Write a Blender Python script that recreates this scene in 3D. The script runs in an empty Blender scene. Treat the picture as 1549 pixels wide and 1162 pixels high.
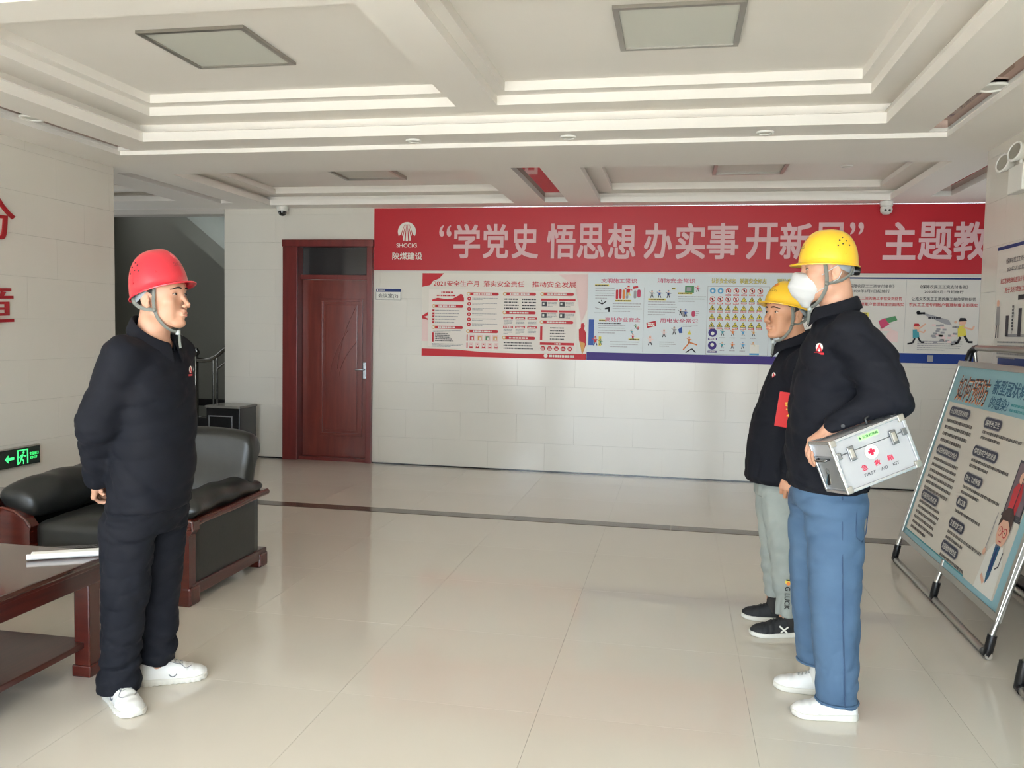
import bpy, bmesh, math, random
import numpy as np
from mathutils import Vector, Matrix, Euler

random.seed(7)
S = bpy.context.scene
COL = S.collection
PI = math.pi

# ------------------------------------------------------------------ camera
YAW, PITCH, ROLL, FPX, CAM_H = -0.190724381, -0.0635484784, 0.0197086494, 1283.489, 1.46
fw = Vector((math.sin(YAW)*math.cos(PITCH), math.cos(YAW)*math.cos(PITCH), math.sin(PITCH)))
rt = Vector((math.cos(YAW), -math.sin(YAW), 0)); up = rt.cross(fw)
r2 = rt*math.cos(ROLL) + up*math.sin(ROLL); u2 = -rt*math.sin(ROLL) + up*math.cos(ROLL)
cd = bpy.data.cameras.new('camera'); cam = bpy.data.objects.new('camera', cd); COL.objects.link(cam)
cd.sensor_fit = 'HORIZONTAL'; cd.sensor_width = 36.0; cd.lens = FPX/1549*36.0
cd.clip_start = .05; cd.clip_end = 200
cam.matrix_world = Matrix(((r2.x, u2.x, -fw.x, 0), (r2.y, u2.y, -fw.y, 0), (r2.z, u2.z, -fw.z, CAM_H), (0, 0, 0, 1)))
S.camera = cam

# ------------------------------------------------------------------ world and light
w = bpy.data.worlds.new('overcast_sky'); S.world = w; w.use_nodes = True
bg = w.node_tree.nodes['Background']
bg.inputs[0].default_value = (0.78, 0.90, 1.0, 1); bg.inputs[1].default_value = 6.6
S.view_settings.view_transform = 'Standard'; S.view_settings.look = 'None'
S.view_settings.gamma = 1; S.view_settings.use_curve_mapping = False
S.view_settings.exposure = 1.17
S.cycles.diffuse_bounces = 8; S.cycles.max_bounces = 14; S.cycles.caustics_reflective = False; S.cycles.caustics_refractive = False; S.cycles.sample_clamp_indirect = 6
FRONT_Y = -2.6                      # the glazed entrance behind the camera
def portal(name, loc, rot, sx, sy):
    l = bpy.data.lights.new(name, 'AREA'); l.shape = 'RECTANGLE'; l.size = sx; l.size_y = sy
    l.cycles.is_portal = True
    o = bpy.data.objects.new(name, l); o.location = loc; o.rotation_euler = rot; COL.objects.link(o)
portal('entrance_portal', (-1.27, FRONT_Y-.02, 1.34), (-PI/2, 0, PI), 6.0, 2.6)

sl = bpy.data.lights.new('sun', 'SUN'); sl.energy = 14; sl.angle = math.radians(3); sl.color = (.97, .98, 1)
so = bpy.data.objects.new('sun', sl); so.rotation_euler = (math.radians(38), 0, math.radians(8)); COL.objects.link(so)
ll = bpy.data.lights.new('added_stairwell_fill', 'AREA'); ll.shape = 'RECTANGLE'; ll.size = 1.6; ll.size_y = 1.2; ll.energy = 9; ll.color = (.93, .97, 1)  # area lamp added to lift the dim stairwell; no window is built
lo = bpy.data.objects.new('added_stairwell_fill', ll); lo.location = (-7.9, 9.9, 3.4); lo.rotation_euler = (0, math.radians(-75), 0); COL.objects.link(lo)

for nm, loc, ry, en in (('added_right_corridor_fill', (3.37, 7.5, 1.6), 90, 5), ('added_left_corridor_fill', (-7.95, 7.4, 1.6), -90, 15)):  # added fill lamps at the corridor ends, brightening the back of the hall
    ll = bpy.data.lights.new(nm, 'AREA'); ll.shape = 'RECTANGLE'; ll.size = 1.4; ll.size_y = 1.4; ll.energy = en; ll.color = (.90, .96, 1)
    lo = bpy.data.objects.new(nm, ll); lo.location = loc; lo.rotation_euler = (0, math.radians(ry), 0); COL.objects.link(lo)

# ------------------------------------------------------------------ helpers
def lin(c):
    return tuple(((x/255)/12.92 if x/255 <= .04045 else ((x/255+.055)/1.055)**2.4) for x in c)+(1,)
MATS = {}
def mat(name, rgb, rough=.6, metal=0., spec=.5, noise=None, bump=None, emit=None, coat=0., sss=0., sheen=0.):
    if name in MATS: return MATS[name]
    m = bpy.data.materials.new(name); m.use_nodes = True; MATS[name] = m
    nt = m.node_tree; b = nt.nodes['Principled BSDF']
    b.inputs['Base Color'].default_value = lin(rgb); b.inputs['Roughness'].default_value = rough
    b.inputs['Metallic'].default_value = metal; b.inputs['Specular IOR Level'].default_value = spec
    if coat: b.inputs['Coat Weight'].default_value = coat; b.inputs['Coat Roughness'].default_value = .08
    if sheen: b.inputs['Sheen Weight'].default_value = sheen; b.inputs['Sheen Roughness'].default_value = .5
    if sss:
        b.inputs['Subsurface Weight'].default_value = sss; b.inputs['Subsurface Radius'].default_value = (.012, .005, .003)
        b.inputs['Subsurface Scale'].default_value = 1.0
    tc = nt.nodes.new('ShaderNodeTexCoord')
    if noise:                                    # (scale, amount, rgb2[, stretch])
        n = nt.nodes.new('ShaderNodeTexNoise'); n.inputs['Scale'].default_value = noise[0]; n.inputs['Detail'].default_value = 6
        mp = nt.nodes.new('ShaderNodeMapping')
        if len(noise) > 3: mp.inputs['Scale'].default_value = noise[3]
        nt.links.new(tc.outputs['Object'], mp.inputs[0]); nt.links.new(mp.outputs[0], n.inputs['Vector'])
        cr = nt.nodes.new('ShaderNodeValToRGB'); cr.color_ramp.elements[0].position = .35; cr.color_ramp.elements[1].position = .65
        c0, c1 = lin(rgb), lin(noise[2]); k = noise[1]
        cr.color_ramp.elements[0].color = c0
        cr.color_ramp.elements[1].color = tuple(c0[i]*(1-k)+c1[i]*k for i in range(3))+(1,)
        nt.links.new(n.outputs['Fac'], cr.inputs[0]); nt.links.new(cr.outputs[0], b.inputs['Base Color'])
    if bump:                                     # (scale, strength, distance[, stretch])
        n = nt.nodes.new('ShaderNodeTexNoise'); n.inputs['Scale'].default_value = bump[0]; n.inputs['Detail'].default_value = 4
        mp = nt.nodes.new('ShaderNodeMapping')
        if len(bump) > 3: mp.inputs['Scale'].default_value = bump[3]
        nt.links.new(tc.outputs['Object'], mp.inputs[0]); nt.links.new(mp.outputs[0], n.inputs['Vector'])
        bp = nt.nodes.new('ShaderNodeBump'); bp.inputs['Strength'].default_value = bump[1]; bp.inputs['Distance'].default_value = bump[2]
        nt.links.new(n.outputs['Fac'], bp.inputs['Height']); nt.links.new(bp.outputs[0], b.inputs['Normal'])
    if emit:
        b.inputs['Emission Color'].default_value = lin(rgb); b.inputs['Emission Strength'].default_value = emit
    return m

def obj(name, me, m=None, parent=None):
    if isinstance(me, bmesh.types.BMesh):
        bm = me; me = bpy.data.meshes.new(name); bm.to_mesh(me); bm.free()
    o = bpy.data.objects.new(name, me); COL.objects.link(o)
    if m is not None and not me.materials: me.materials.append(m)
    if parent is not None: o.parent = parent
    return o
def thing(name, label, cat, loc=(0, 0, 0), rotz=0, group=None):
    o = bpy.data.objects.new(name, None); COL.objects.link(o); o.empty_display_size = .1
    o.location = loc; o.rotation_euler = (0, 0, rotz); o['label'] = label; o['category'] = cat
    if group: o['group'] = group
    return o
def tag(o, label, cat, group=None):
    o['label'] = label; o['category'] = cat
    if group: o['group'] = group
    return o
def struct(name, me, m, label=None, cat=None):
    o = obj(name, me, m); o['kind'] = 'structure'
    o['label'] = label or name.replace('_', ' '); o['category'] = cat or name.split('_')[0]
    return o
def smooth(o, ang=None):
    for p in o.data.polygons: p.use_smooth = True
    if ang is not None:
        try: o.data.set_sharp_from_angle(angle=math.radians(ang))
        except Exception: pass
    return o
def nbm(): return bmesh.new()
def bx(bm, x0, x1, y0, y1, z0, z1, bevel=0, M=None):
    r = bmesh.ops.create_cube(bm, size=1)
    vs = r['verts']
    for v in vs:
        v.co = Vector(((x0+x1)/2+v.co.x*(x1-x0), (y0+y1)/2+v.co.y*(y1-y0), (z0+z1)/2+v.co.z*(z1-z0)))
    if bevel:
        es = set(e for v in vs for e in v.link_edges)
        r2_ = bmesh.ops.bevel(bm, geom=list(es), offset=bevel, segments=2, affect='EDGES', profile=.6)
        vs = list(set([v for f in r2_['faces'] for v in f.verts] + [v for v in vs if v.is_valid]))
    if M is not None:
        for v in vs: v.co = M @ v.co
    return vs
def box(name, x0, x1, y0, y1, z0, z1, m, parent=None, bevel=0, M=None):
    bm = nbm(); bx(bm, x0, x1, y0, y1, z0, z1, bevel, M); return obj(name, bm, m, parent)
def tube(bm, pts, r, seg=8, closed=False, rad=None, flat=None):
    pts = [Vector(p) for p in pts]; n = len(pts); rings = []
    t0 = (pts[1]-pts[0]).normalized()
    ref = Vector((0, 0, 1)) if abs(t0.z) < .9 else Vector((1, 0, 0))
    nrm = (ref - t0*ref.dot(t0)).normalized()
    for i, p in enumerate(pts):
        if closed: t = (pts[(i+1) % n]-pts[i-1]).normalized()
        else: t = (pts[min(i+1, n-1)]-pts[max(i-1, 0)]).normalized()
        nrm = (nrm - t*nrm.dot(t)).normalized(); b = t.cross(nrm)
        rr = rad[i] if rad else r
        fx, fy = flat if flat else (1, 1)
        rings.append([bm.verts.new(p+(nrm*math.cos(2*PI*k/seg)*fx+b*math.sin(2*PI*k/seg)*fy)*rr) for k in range(seg)])
    m = n if closed else n-1
    for i in range(m):
        a, b_ = rings[i], rings[(i+1) % n]
        for k in range(seg):
            bm.faces.new((a[k], a[(k+1) % seg], b_[(k+1) % seg], b_[k]))
    if not closed:
        bm.faces.new(list(reversed(rings[0]))); bm.faces.new(rings[-1])
def tubeo(name, pts, r, m, parent=None, seg=8, closed=False, rad=None, flat=None):
    bm = nbm(); tube(bm, pts, r, seg, closed, rad, flat); return smooth(obj(name, bm, m, parent), 50)
def lathe(bm, prof, seg=24, M=None, cap=True):
    rings = []
    for r, z in prof:
        ring = []
        for k in range(seg):
            a = 2*PI*k/seg; v = Vector((r*math.cos(a), r*math.sin(a), z))
            ring.append(bm.verts.new(M @ v if M is not None else v))
        rings.append(ring)
    for a, b in zip(rings, rings[1:]):
        for k in range(seg): bm.faces.new((a[k], a[(k+1) % seg], b[(k+1) % seg], b[k]))
    if cap:
        bm.faces.new(list(reversed(rings[0]))); bm.faces.new(rings[-1])
def latheo(name, prof, m, parent=None, seg=24, M=None):
    bm = nbm(); lathe(bm, prof, seg, M); return smooth(obj(name, bm, m, parent), 35)
def prism(bm, pts, h, M=None):
    """pts: 2D outline in x,y, extruded 0..h in z"""
    a = [bm.verts.new((M @ Vector((x, y, 0))) if M is not None else (x, y, 0)) for x, y in pts]
    b = [bm.verts.new((M @ Vector((x, y, h))) if M is not None else (x, y, h)) for x, y in pts]
    n = len(pts)
    bm.faces.new(list(reversed(a))); bm.faces.new(b)
    for i in range(n): bm.faces.new((a[i], a[(i+1) % n], b[(i+1) % n], b[i]))
def plate(name, X, Y, holes, z0, z1, m, parent=None):
    """ceiling layer X x Y x [z0,z1] pierced by rectangular holes"""
    xs = sorted(set([X[0], X[1]] + [v for h in holes for v in h[:2] if X[0] < v < X[1]]))
    ys = sorted(set([Y[0], Y[1]] + [v for h in holes for v in h[2:] if Y[0] < v < Y[1]]))
    def solid(i, j):
        if not (0 <= i < len(xs)-1 and 0 <= j < len(ys)-1): return False
        cx, cy = (xs[i]+xs[i+1])/2, (ys[j]+ys[j+1])/2
        return not any(h[0] < cx < h[1] and h[2] < cy < h[3] for h in holes)
    bm = nbm(); vc = {}
    def V(i, j, z):
        k = (i, j, z)
        if k not in vc: vc[k] = bm.verts.new((xs[i], ys[j], z))
        return vc[k]
    for i in range(len(xs)-1):
        for j in range(len(ys)-1):
            if not solid(i, j): continue
            bm.faces.new((V(i, j, z0), V(i, j+1, z0), V(i+1, j+1, z0), V(i+1, j, z0)))
            bm.faces.new((V(i, j, z1), V(i+1, j, z1), V(i+1, j+1, z1), V(i, j+1, z1)))
            for di, dj, a, b in ((-1, 0, (i, j), (i, j+1)), (1, 0, (i+1, j+1), (i+1, j)), (0, -1, (i+1, j), (i, j)), (0, 1, (i, j+1), (i+1, j+1))):
                if not solid(i+di, j+dj):
                    bm.faces.new((V(*a, z0), V(*b, z0), V(*b, z1), V(*a, z1)))
    bmesh.ops.recalc_face_normals(bm, faces=bm.faces)
    return obj(name, bm, m, parent)

# ---- lettering: built-in font turned to flat mesh
_tc = {}
def glyphs(s, bold=0.0):
    k = (s, bold)
    if k in _tc: return _tc[k]
    if bold:                                     # heavier strokes: the same outline laid down with small offsets
        co, fs = glyphs(s); n = len(co); e = bold*.42; wch = max(1, len(s)*.95)
        cs = []; ff = []
        for q, (dx, dy) in enumerate(((-1, -1), (1, -1), (-1, 1), (1, 1), (0, 0), (-1, 0), (1, 0), (0, 1), (0, -1))):
            cs.append(np.column_stack([co[:, :2]*(1-2*np.array([e/wch, e]))+np.array([e/wch*(1+dx), e*(1+dy)]), np.full(n, q*.00003)])); ff += [tuple(i+q*n for i in f) for f in fs]
        _tc[k] = (np.concatenate(cs), ff); return _tc[k]
    c = bpy.data.curves.new('txt', 'FONT'); c.body = s; c.resolution_u = 3
    o = bpy.data.objects.new('txt', c); COL.objects.link(o); bpy.context.view_layer.update()
    me = bpy.data.meshes.new_from_object(o.evaluated_get(bpy.context.evaluated_depsgraph_get()))
    n = len(me.vertices); co = np.zeros(n*3, np.float32); me.vertices.foreach_get('co', co); co = co.reshape(-1, 3)[:, :2]
    fs = [tuple(p.vertices) for p in me.polygons]
    bpy.data.objects.remove(o); bpy.data.curves.remove(c); bpy.data.meshes.remove(me)
    if n:
        mn, mx = co.min(0), co.max(0); co = (co-mn)/np.maximum(mx-mn, 1e-6)
    co = np.column_stack([co, np.zeros(n)])
    _tc[k] = (co, fs); return _tc[k]

class Board:
    """flat print on a rectangle: O top-left corner, U right, V down, N outward; aw x ah artboard units"""
    def __init__(s, parent, O, U, V, N, W, H, aw, ah, lay=.0007):
        s.p = parent; s.O = Vector(O); s.U = Vector(U)*W/aw; s.V = Vector(V)*H/ah; s.N = Vector(N); s.acc = {}; s.lay = lay
    def P(s, u, v, l): return s.O+s.U*u+s.V*v+s.N*(l*s.lay)
    def a(s, m): return s.acc.setdefault(m, ([], []))
    def poly(s, pts, m, l=1):
        vs, fs = s.a(m); b = len(vs); vs.extend(s.P(u, v, l) for u, v in pts); fs.append(tuple(range(b, b+len(pts))))
    def rect(s, u, v, w_, h, m, l=1): s.poly([(u, v), (u+w_, v), (u+w_, v+h), (u, v+h)], m, l)
    def disc(s, u, v, r, m, l=1, ry=None, n=16):
        ry = ry or r; s.poly([(u+r*math.cos(2*PI*k/n), v+ry*math.sin(2*PI*k/n)) for k in range(n)], m, l)
    def pill(s, u, v, w_, h, m, l=1, slant=0):
        r = min(h, w_)/2
        if w_ < h: s.poly([(u+r+r*math.cos(t), v+r-r*math.sin(t)) for t in [i/6*PI for i in range(7)]]+[(u+r-r*math.cos(t), v+h-r+r*math.sin(t)) for t in [i/6*PI for i in range(7)]], m, l); return
        pts = [(u+w_-r+r*math.cos(t), v+r+r*math.sin(t)) for t in [(-.5+i/6)*PI for i in range(7)]]
        pts += [(u+r+r*math.cos(t), v+r+r*math.sin(t)) for t in [(.5+i/6)*PI for i in range(7)]]
        s.poly(pts, m, l)
    def text(s, t, u, v, w_, h, m, l=2, bold=0.0):
        co, f2 = glyphs(t, bold); vs, fs = s.a(m); b = len(vs)
        vs.extend(s.P(u+x*w_, v+(1-y)*h, l)+s.N*dz for x, y, dz in co.tolist()); fs.extend(tuple(i+b for i in f) for f in f2)
    def lines(s, u, v, w_, n, dy, h, m, l=2, last=.6, seed=0):
        """rows of print too small to read: rows of short strokes"""
        R = random.Random(seed+int(u*7+v*13))
        for i in range(n):
            ww = w_*(last if i == n-1 and n > 1 else R.uniform(.93, 1)); x = 0
            while x < ww-h*.3:
                q = min(R.uniform(.6, .95)*h*R.choice((1, 1, 2)), ww-x); s.rect(u+x, v+i*dy, q, h, m, l); x += q+h*R.uniform(.2, .4)
    def line(s, pts, wd, m, l=2):
        for a_, b_ in zip(pts, pts[1:]):
            dx, dy = b_[0]-a_[0], b_[1]-a_[1]; L = math.hypot(dx, dy) or 1; nx, ny = -dy/L*wd/2, dx/L*wd/2
            s.poly([(a_[0]+nx, a_[1]+ny), (b_[0]+nx, b_[1]+ny), (b_[0]-nx, b_[1]-ny), (a_[0]-nx, a_[1]-ny)], m, l)
    def done(s, nm=None):
        out = []
        for m, (vs, fs) in s.acc.items():
            me = bpy.data.meshes.new(m.name); me.from_pydata([tuple(v) for v in vs], [], fs)
            o = obj(nm or m.name, me, m, s.p); out.append(o)
            if nm is None and len(fs) > 1: o['kind'] = 'stuff'          # small flat print, too fine to pick apart
        return out
def ink(name, rgb, rough=.5): return mat(name, rgb, rough, spec=.3)

# ================================================================== SETTING
Z0, Z1 = 2.72, 2.75; BY = 8.62; LX, RX = -4.55, 2.01
m_white = mat('ceiling_paint', (236, 232, 226), .75, noise=(1.2, .25, (226, 221, 213)))
m_tile = mat('cream_wall_tile', (214, 210, 201), .16, spec=.45, noise=(1.6, .35, (206, 201, 191)), bump=(3.0, .02, .02))
m_joint = mat('tile_joint', (186, 181, 171), .8)
m_floor = mat('polished_floor_tile', (212, 206, 195), .07, spec=.55, noise=(1.1, .4, (204, 197, 185)), bump=(2.2, .012, .02))
m_fjoint = mat('floor_joint', (196, 190, 178), .5)
m_strip = mat('dark_stone_strip', (98, 88, 78), .12, spec=.5, noise=(30, .5, (70, 62, 56)))
m_black = mat('black_stone', (22, 22, 24), .15, spec=.6, noise=(40, .4, (45, 45, 48)))
m_mirror = mat('bronze_mirror', (168, 128, 112), .04, metal=1.)
m_alu = mat('brushed_aluminium', (176, 172, 164), .32, metal=.9, bump=(60, .05, .002))
m_diff = mat('lamp_diffuser', (206, 207, 198), .45)
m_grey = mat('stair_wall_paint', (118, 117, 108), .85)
m_wwhite = mat('white_plastic', (225, 224, 218), .35)
m_blackp = mat('black_plastic', (20, 20, 22), .3)
m_steel = mat('steel', (150, 150, 152), .25, metal=1.)
m_glass = mat('dark_glass', (52, 50, 52), .06, spec=.8)

bm = nbm(); bx(bm, -30, 30, -40, -2.75, -.2, -.05); struct('ground', bm, mat('pale_paving', (190, 186, 178), .8), 'pale paved forecourt outside the entrance')
# floor with 0.8 m tiles
bm = nbm(); bx(bm, -9, 3.6, -2.7, 12.2, -.12, -.004); fl = struct('floor', bm, m_fjoint, 'polished cream floor tiles with thin joints')
me_t = bpy.data.meshes.new('tile'); bm = nbm(); bx(bm, .0005, .7995, .0005, .7995, -.006, 0, .0003); bm.to_mesh(me_t); bm.free(); me_t.materials.append(m_floor)
def ftile(x0, x1, y0, y1):
    if x1-x0 > .79 and y1-y0 > .79:
        o = obj('tile', me_t, None, fl); o.location = (x0, y0, 0)
    else: box('tile', x0+.0008, x1-.0008, y0+.0008, y1-.0008, -.006, 0, m_floor, fl, .0006)
xs = [.32+.8*k for k in range(-11, 4)]
def cut(seq, a, b): return [a]+[v for v in seq if a+.02 < v < b-.02]+[b]
for (ya, yb, off) in ((-2.6, 6.34, 3.92), (6.49, 12.0, 6.49)):
    ys = cut([off+.8*k for k in range(-9, 9)], ya, yb)
    for y0, y1 in zip(ys, ys[1:]):
        xl, xr = (-4.55, 2.01) if y1 <= 6.0 else (-8.0, 3.4)
        xx = cut(xs, xl, xr)
        for x0, x1 in zip(xx, xx[1:]): ftile(x0, x1, y0, y1)
for x in cut([-7.2+1.2*k for k in range(9)], -8, 3.4)[:-1]:
    x1 = min([v for v in cut([-7.2+1.2*k for k in range(9)], -8, 3.4) if v > x+.01])
    box('strip_stone', x+.0008, x1-.0008, 6.3408, 6.4892, -.006, .0002, m_strip, fl, .0006)

# walls: core slabs faced with tiles 0.6 x 0.295
TH, TW = .295, .6
def tiled_wall(name, axis, c, a0, a1, zmax, sgn, holes=(), label=None, thick=.2, face=None):
    """axis 'x': wall runs along X at y=c ; axis 'y': runs along Y at x=c. sgn: side the tiles face. face: range that is tiled"""
    bm = nbm()
    def slab(p0, p1, z0, z1):
        if axis == 'x': bx(bm, p0, p1, min(c-sgn*.008, c-sgn*thick), max(c-sgn*.008, c-sgn*thick), z0, z1)
        else: bx(bm, min(c-sgn*.008, c-sgn*thick), max(c-sgn*.008, c-sgn*thick), p0, p1, z0, z1)
    cutp = sorted(set([a0, a1]+[h[0] for h in holes]+[h[1] for h in holes]))
    for p0, p1 in zip(cutp, cutp[1:]):
        hh = [h for h in holes if h[0] <= (p0+p1)/2 <= h[1]]
        if hh:
            if hh[0][3] < zmax-.01: slab(p0, p1, hh[0][3], zmax)
        else: slab(p0, p1, 0, zmax)
    wl_ = struct(name, bm, m_joint, label or name)
    f0, f1 = face or (a0, a1)
    if face:                                          # plain face beyond the tiled range
        for q0, q1 in ((a0, f0), (f1, a1)):
            if q1-q0 > .02:
                if axis == 'x': box('wall_panel', q0, q1, min(c, c-sgn*.008), max(c, c-sgn*.008), 0, zmax, m_tile, wl_)
                else: box('wall_panel', min(c, c-sgn*.008), max(c, c-sgn*.008), q0, q1, 0, zmax, m_tile, wl_)
    row = 0; z = 0
    while z < zmax-.005:
        z1 = min(z+TH, zmax); p = f0 - (TW/2 if row % 2 else 0)
        while p < f1-.005:
            q0, q1 = max(p, f0), min(p+TW, f1); segs = [(q0, q1)]
            for h in holes:
                if z1 > h[2]+.01 and z < h[3]-.01:
                    ns = []
                    for s0, s1 in segs:
                        if h[0] > s0: ns.append((s0, min(s1, h[0])))
                        if h[1] < s1: ns.append((max(s0, h[1]), s1))
                        if not (h[0] > s0 or h[1] < s1): pass
                    segs = [t for t in ns if t[1]-t[0] > .01 and not (t[0] >= h[0]-.001 and t[1] <= h[1]+.001)]
            for s0, s1 in segs:
                zt0 = z
                for h in holes:
                    pass
                g = .0004; y0, y1 = sorted((c, c-sgn*.009))
                if axis == 'x': box('tile', s0+g, s1-g, y0, y1, z+g, z1-g, m_tile, wl_, .0003)
                else: box('tile', y0, y1, s0+g, s1-g, z+g, z1-g, m_tile, wl_, .0003)
            p += TW
        z = z1; row += 1
    return wl_
DX0, DX1, DZ = -4.20, -3.185, 2.385
wb = tiled_wall('wall_back', 'x', BY, -4.91, 3.4, Z0, -1, holes=[(DX0, DX1, 0, DZ)], label='cream glossy tiled back wall behind the banner')
box('wall_panel', DX0, DX1, BY-.0, BY+.009, DZ, 2.655, m_tile, wb)   # fill above the door up to the course joint
tiled_wall('wall_left', 'y', LX, -2.6, 6.26, Z0, 1, label='cream tiled wall at left with red lettering', thick=.3, face=(3.2, 6.26))
tiled_wall('wall_right', 'y', RX, -2.6, 6.28, Z0, -1, label='cream tiled wall at right with a notice', thick=.3, face=(4.4, 6.28))
# corridor ends, stairwell
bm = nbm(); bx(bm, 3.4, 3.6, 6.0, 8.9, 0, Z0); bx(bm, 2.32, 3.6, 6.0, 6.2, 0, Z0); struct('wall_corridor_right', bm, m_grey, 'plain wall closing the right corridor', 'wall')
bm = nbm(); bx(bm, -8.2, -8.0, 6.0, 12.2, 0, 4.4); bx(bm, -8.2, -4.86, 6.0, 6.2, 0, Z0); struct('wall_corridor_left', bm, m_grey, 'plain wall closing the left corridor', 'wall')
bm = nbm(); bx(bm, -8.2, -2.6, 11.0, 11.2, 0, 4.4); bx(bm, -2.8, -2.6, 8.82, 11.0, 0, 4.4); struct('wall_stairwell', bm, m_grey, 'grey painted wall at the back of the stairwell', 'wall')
bm = nbm(); bx(bm, -8.2, -4.91, BY-.01, BY+.2, 2.665, 4.4); struct('trim_1', bm, mat('lintel_paint', (190, 186, 180), .7), 'pale lintel over the stairwell opening', 'trim')
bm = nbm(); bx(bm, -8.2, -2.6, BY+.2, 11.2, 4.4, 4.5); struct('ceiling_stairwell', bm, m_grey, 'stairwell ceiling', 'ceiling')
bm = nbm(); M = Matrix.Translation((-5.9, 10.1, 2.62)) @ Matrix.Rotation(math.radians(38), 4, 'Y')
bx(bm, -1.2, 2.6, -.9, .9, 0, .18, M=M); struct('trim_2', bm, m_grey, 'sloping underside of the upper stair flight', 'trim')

# ---- entrance wall behind the camera: glazed
bm = nbm(); bx(bm, -4.85, -4.25, FRONT_Y-.2, FRONT_Y, 0, Z0+.3); bx(bm, 1.7, 2.31, FRONT_Y-.2, FRONT_Y, 0, Z0+.3); bx(bm, -4.25, 1.7, FRONT_Y-.2, FRONT_Y, 2.6, Z0+.3)
struct('wall_front', bm, m_tile, 'entrance wall with wide glazed doors')
wn = bpy.data.objects.new('window_1', None); COL.objects.link(wn); wn['kind'] = 'structure'; wn['label'] = 'glazed entrance doors with aluminium frames'; wn['category'] = 'window'
for i in range(7):
    x = -4.25+i*(5.95/6); box('mullion', x-.035, x+.035, FRONT_Y-.14, FRONT_Y-.06, 0, 2.6, m_alu, wn)
for z in (.04, 2.1, 2.56): box('transom', -4.25, 1.7, FRONT_Y-.13, FRONT_Y-.07, z-.04, z+.04, m_alu, wn)

# ---- ceiling, layer by layer
ce = None
FR = (-4.175, 1.62, -2.2, 5.82)                               # shallow recess over the hall
MC = (-3.79, 1.20, .2, 5.54)                                  # main cove
cL = (-4.24, -1.63, 6.6, 8.36); cR = (-.775, 1.88, 6.6, 8.38); cC = (-7.6, -5.1, 6.6, 8.0)
sC = (-1.315, -1.085, 6.57, 8.33); sL = (-4.71, -4.57, 6.52, 8.2); sR = (2.17, 2.34, 6.75, 8.2)
def grow(h, d): return (h[0]-d, h[1]+d, h[2]-d, h[3]+d)
ce = plate('ceiling', (-8.2, 3.6), (-2.6, 5.82), [FR], Z0, 2.7499, m_white); ce['kind'] = 'structure'; ce['label'] = 'white stepped plaster ceiling'; ce['category'] = 'ceiling'
plate('back_soffit', (-8.2, 3.6), (5.82, BY), [cL, cR, cC, sC, sL, sR], Z0, 2.775, m_white, ce)
plate('back_soffit_riser', (-8.2, 3.6), (5.82, BY+.2), [grow(h, .09) for h in (cL, cR, cC)], 2.775, 2.82, m_white, ce)
plate('inner_lip', (-8.2, 3.6), (5.90, BY+.2), [grow(h, -.12) for h in (cL, cR, cC)], 2.82, 2.86, m_white, ce)
box('back_ceiling_top', -8.2, 3.6, 5.90, BY+.2, 2.89, 2.99, m_white, ce)
plate('inner_lip_riser', (-8.2, 3.6), (5.90, BY+.2), [grow(h, -.08) for h in (cL, cR, cC)], 2.86, 2.89, m_white, ce)
gs = .105
plate('cove_lip', (-4.6, 2.1), (-2.6, 5.82), [MC, (-4.17, -4.17+gs, .4, 5.79), (1.505, 1.612, .4, 5.79)], 2.75, 2.815, m_white, ce)
plate('added_shadow_bead', (-4.6, 2.1), (-2.6, 5.82), [grow(MC, -.018), (-4.17, -4.17+gs, .4, 5.79), (1.505, 1.612, .4, 5.79)], 2.8145, 2.8165, m_white, ce)  # thin plate added so its shaded underside draws a dark line between cove faces
plate('cove_riser', (-4.6, 2.1), (-2.6, 5.90), [grow(MC, .07)], 2.816, 2.884, m_white, ce)
rowsY = [(3.63, 5.37), (1.62, 3.40), (.3, 1.40)]
LXs = (-3.62, -1.44); RXs = (-1.17, 1.07)
plate('tray_step', (-4.6, 2.1), (-2.6, 5.90), [(a, b, y0, y1) for (a, b) in (LXs, RXs) for (y0, y1) in rowsY], 2.884, 2.943, m_white, ce)
plate('tray_step', (-4.6, 2.1), (-2.6, 5.90), [(a+.07, b-.07, y0+.09, y1-.1) for (a, b) in (LXs, RXs) for (y0, y1) in rowsY], 2.943, 3.0, m_white, ce)
box('hall_ceiling_top', -4.86, 2.32, -2.8, 5.90, 3.0, 3.1, m_white, ce)
box('mirror_strip', -4.17, -4.065, .4, 5.79, 2.772, 2.777, m_mirror, ce)
box('mirror_strip', 1.505, 1.612, .4, 5.79, 2.772, 2.777, m_mirror, ce)
for h in (sC, sL, sR): box('mirror_strip', h[0], h[1], h[2], h[3], 2.766, 2.7745, m_mirror, ce)

# baseboards: thin dark line at the foot of the walls
bm = nbm(); bx(bm, -4.91, DX0, BY-.012, BY, 0, .014); bx(bm, DX1, 3.4, BY-.012, BY, 0, .014); struct('baseboard_back', bm, m_black, 'thin dark skirting under the back wall')
bm = nbm(); bx(bm, LX, LX+.012, -2.6, 6.26, 0, .06); struct('baseboard_left', bm, m_black, 'dark skirting under the left wall')
bm = nbm(); bx(bm, RX-.012, RX, -2.6, 6.28, 0, .10); struct('baseboard_right', bm, m_black, 'dark skirting under the right wall')

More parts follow.
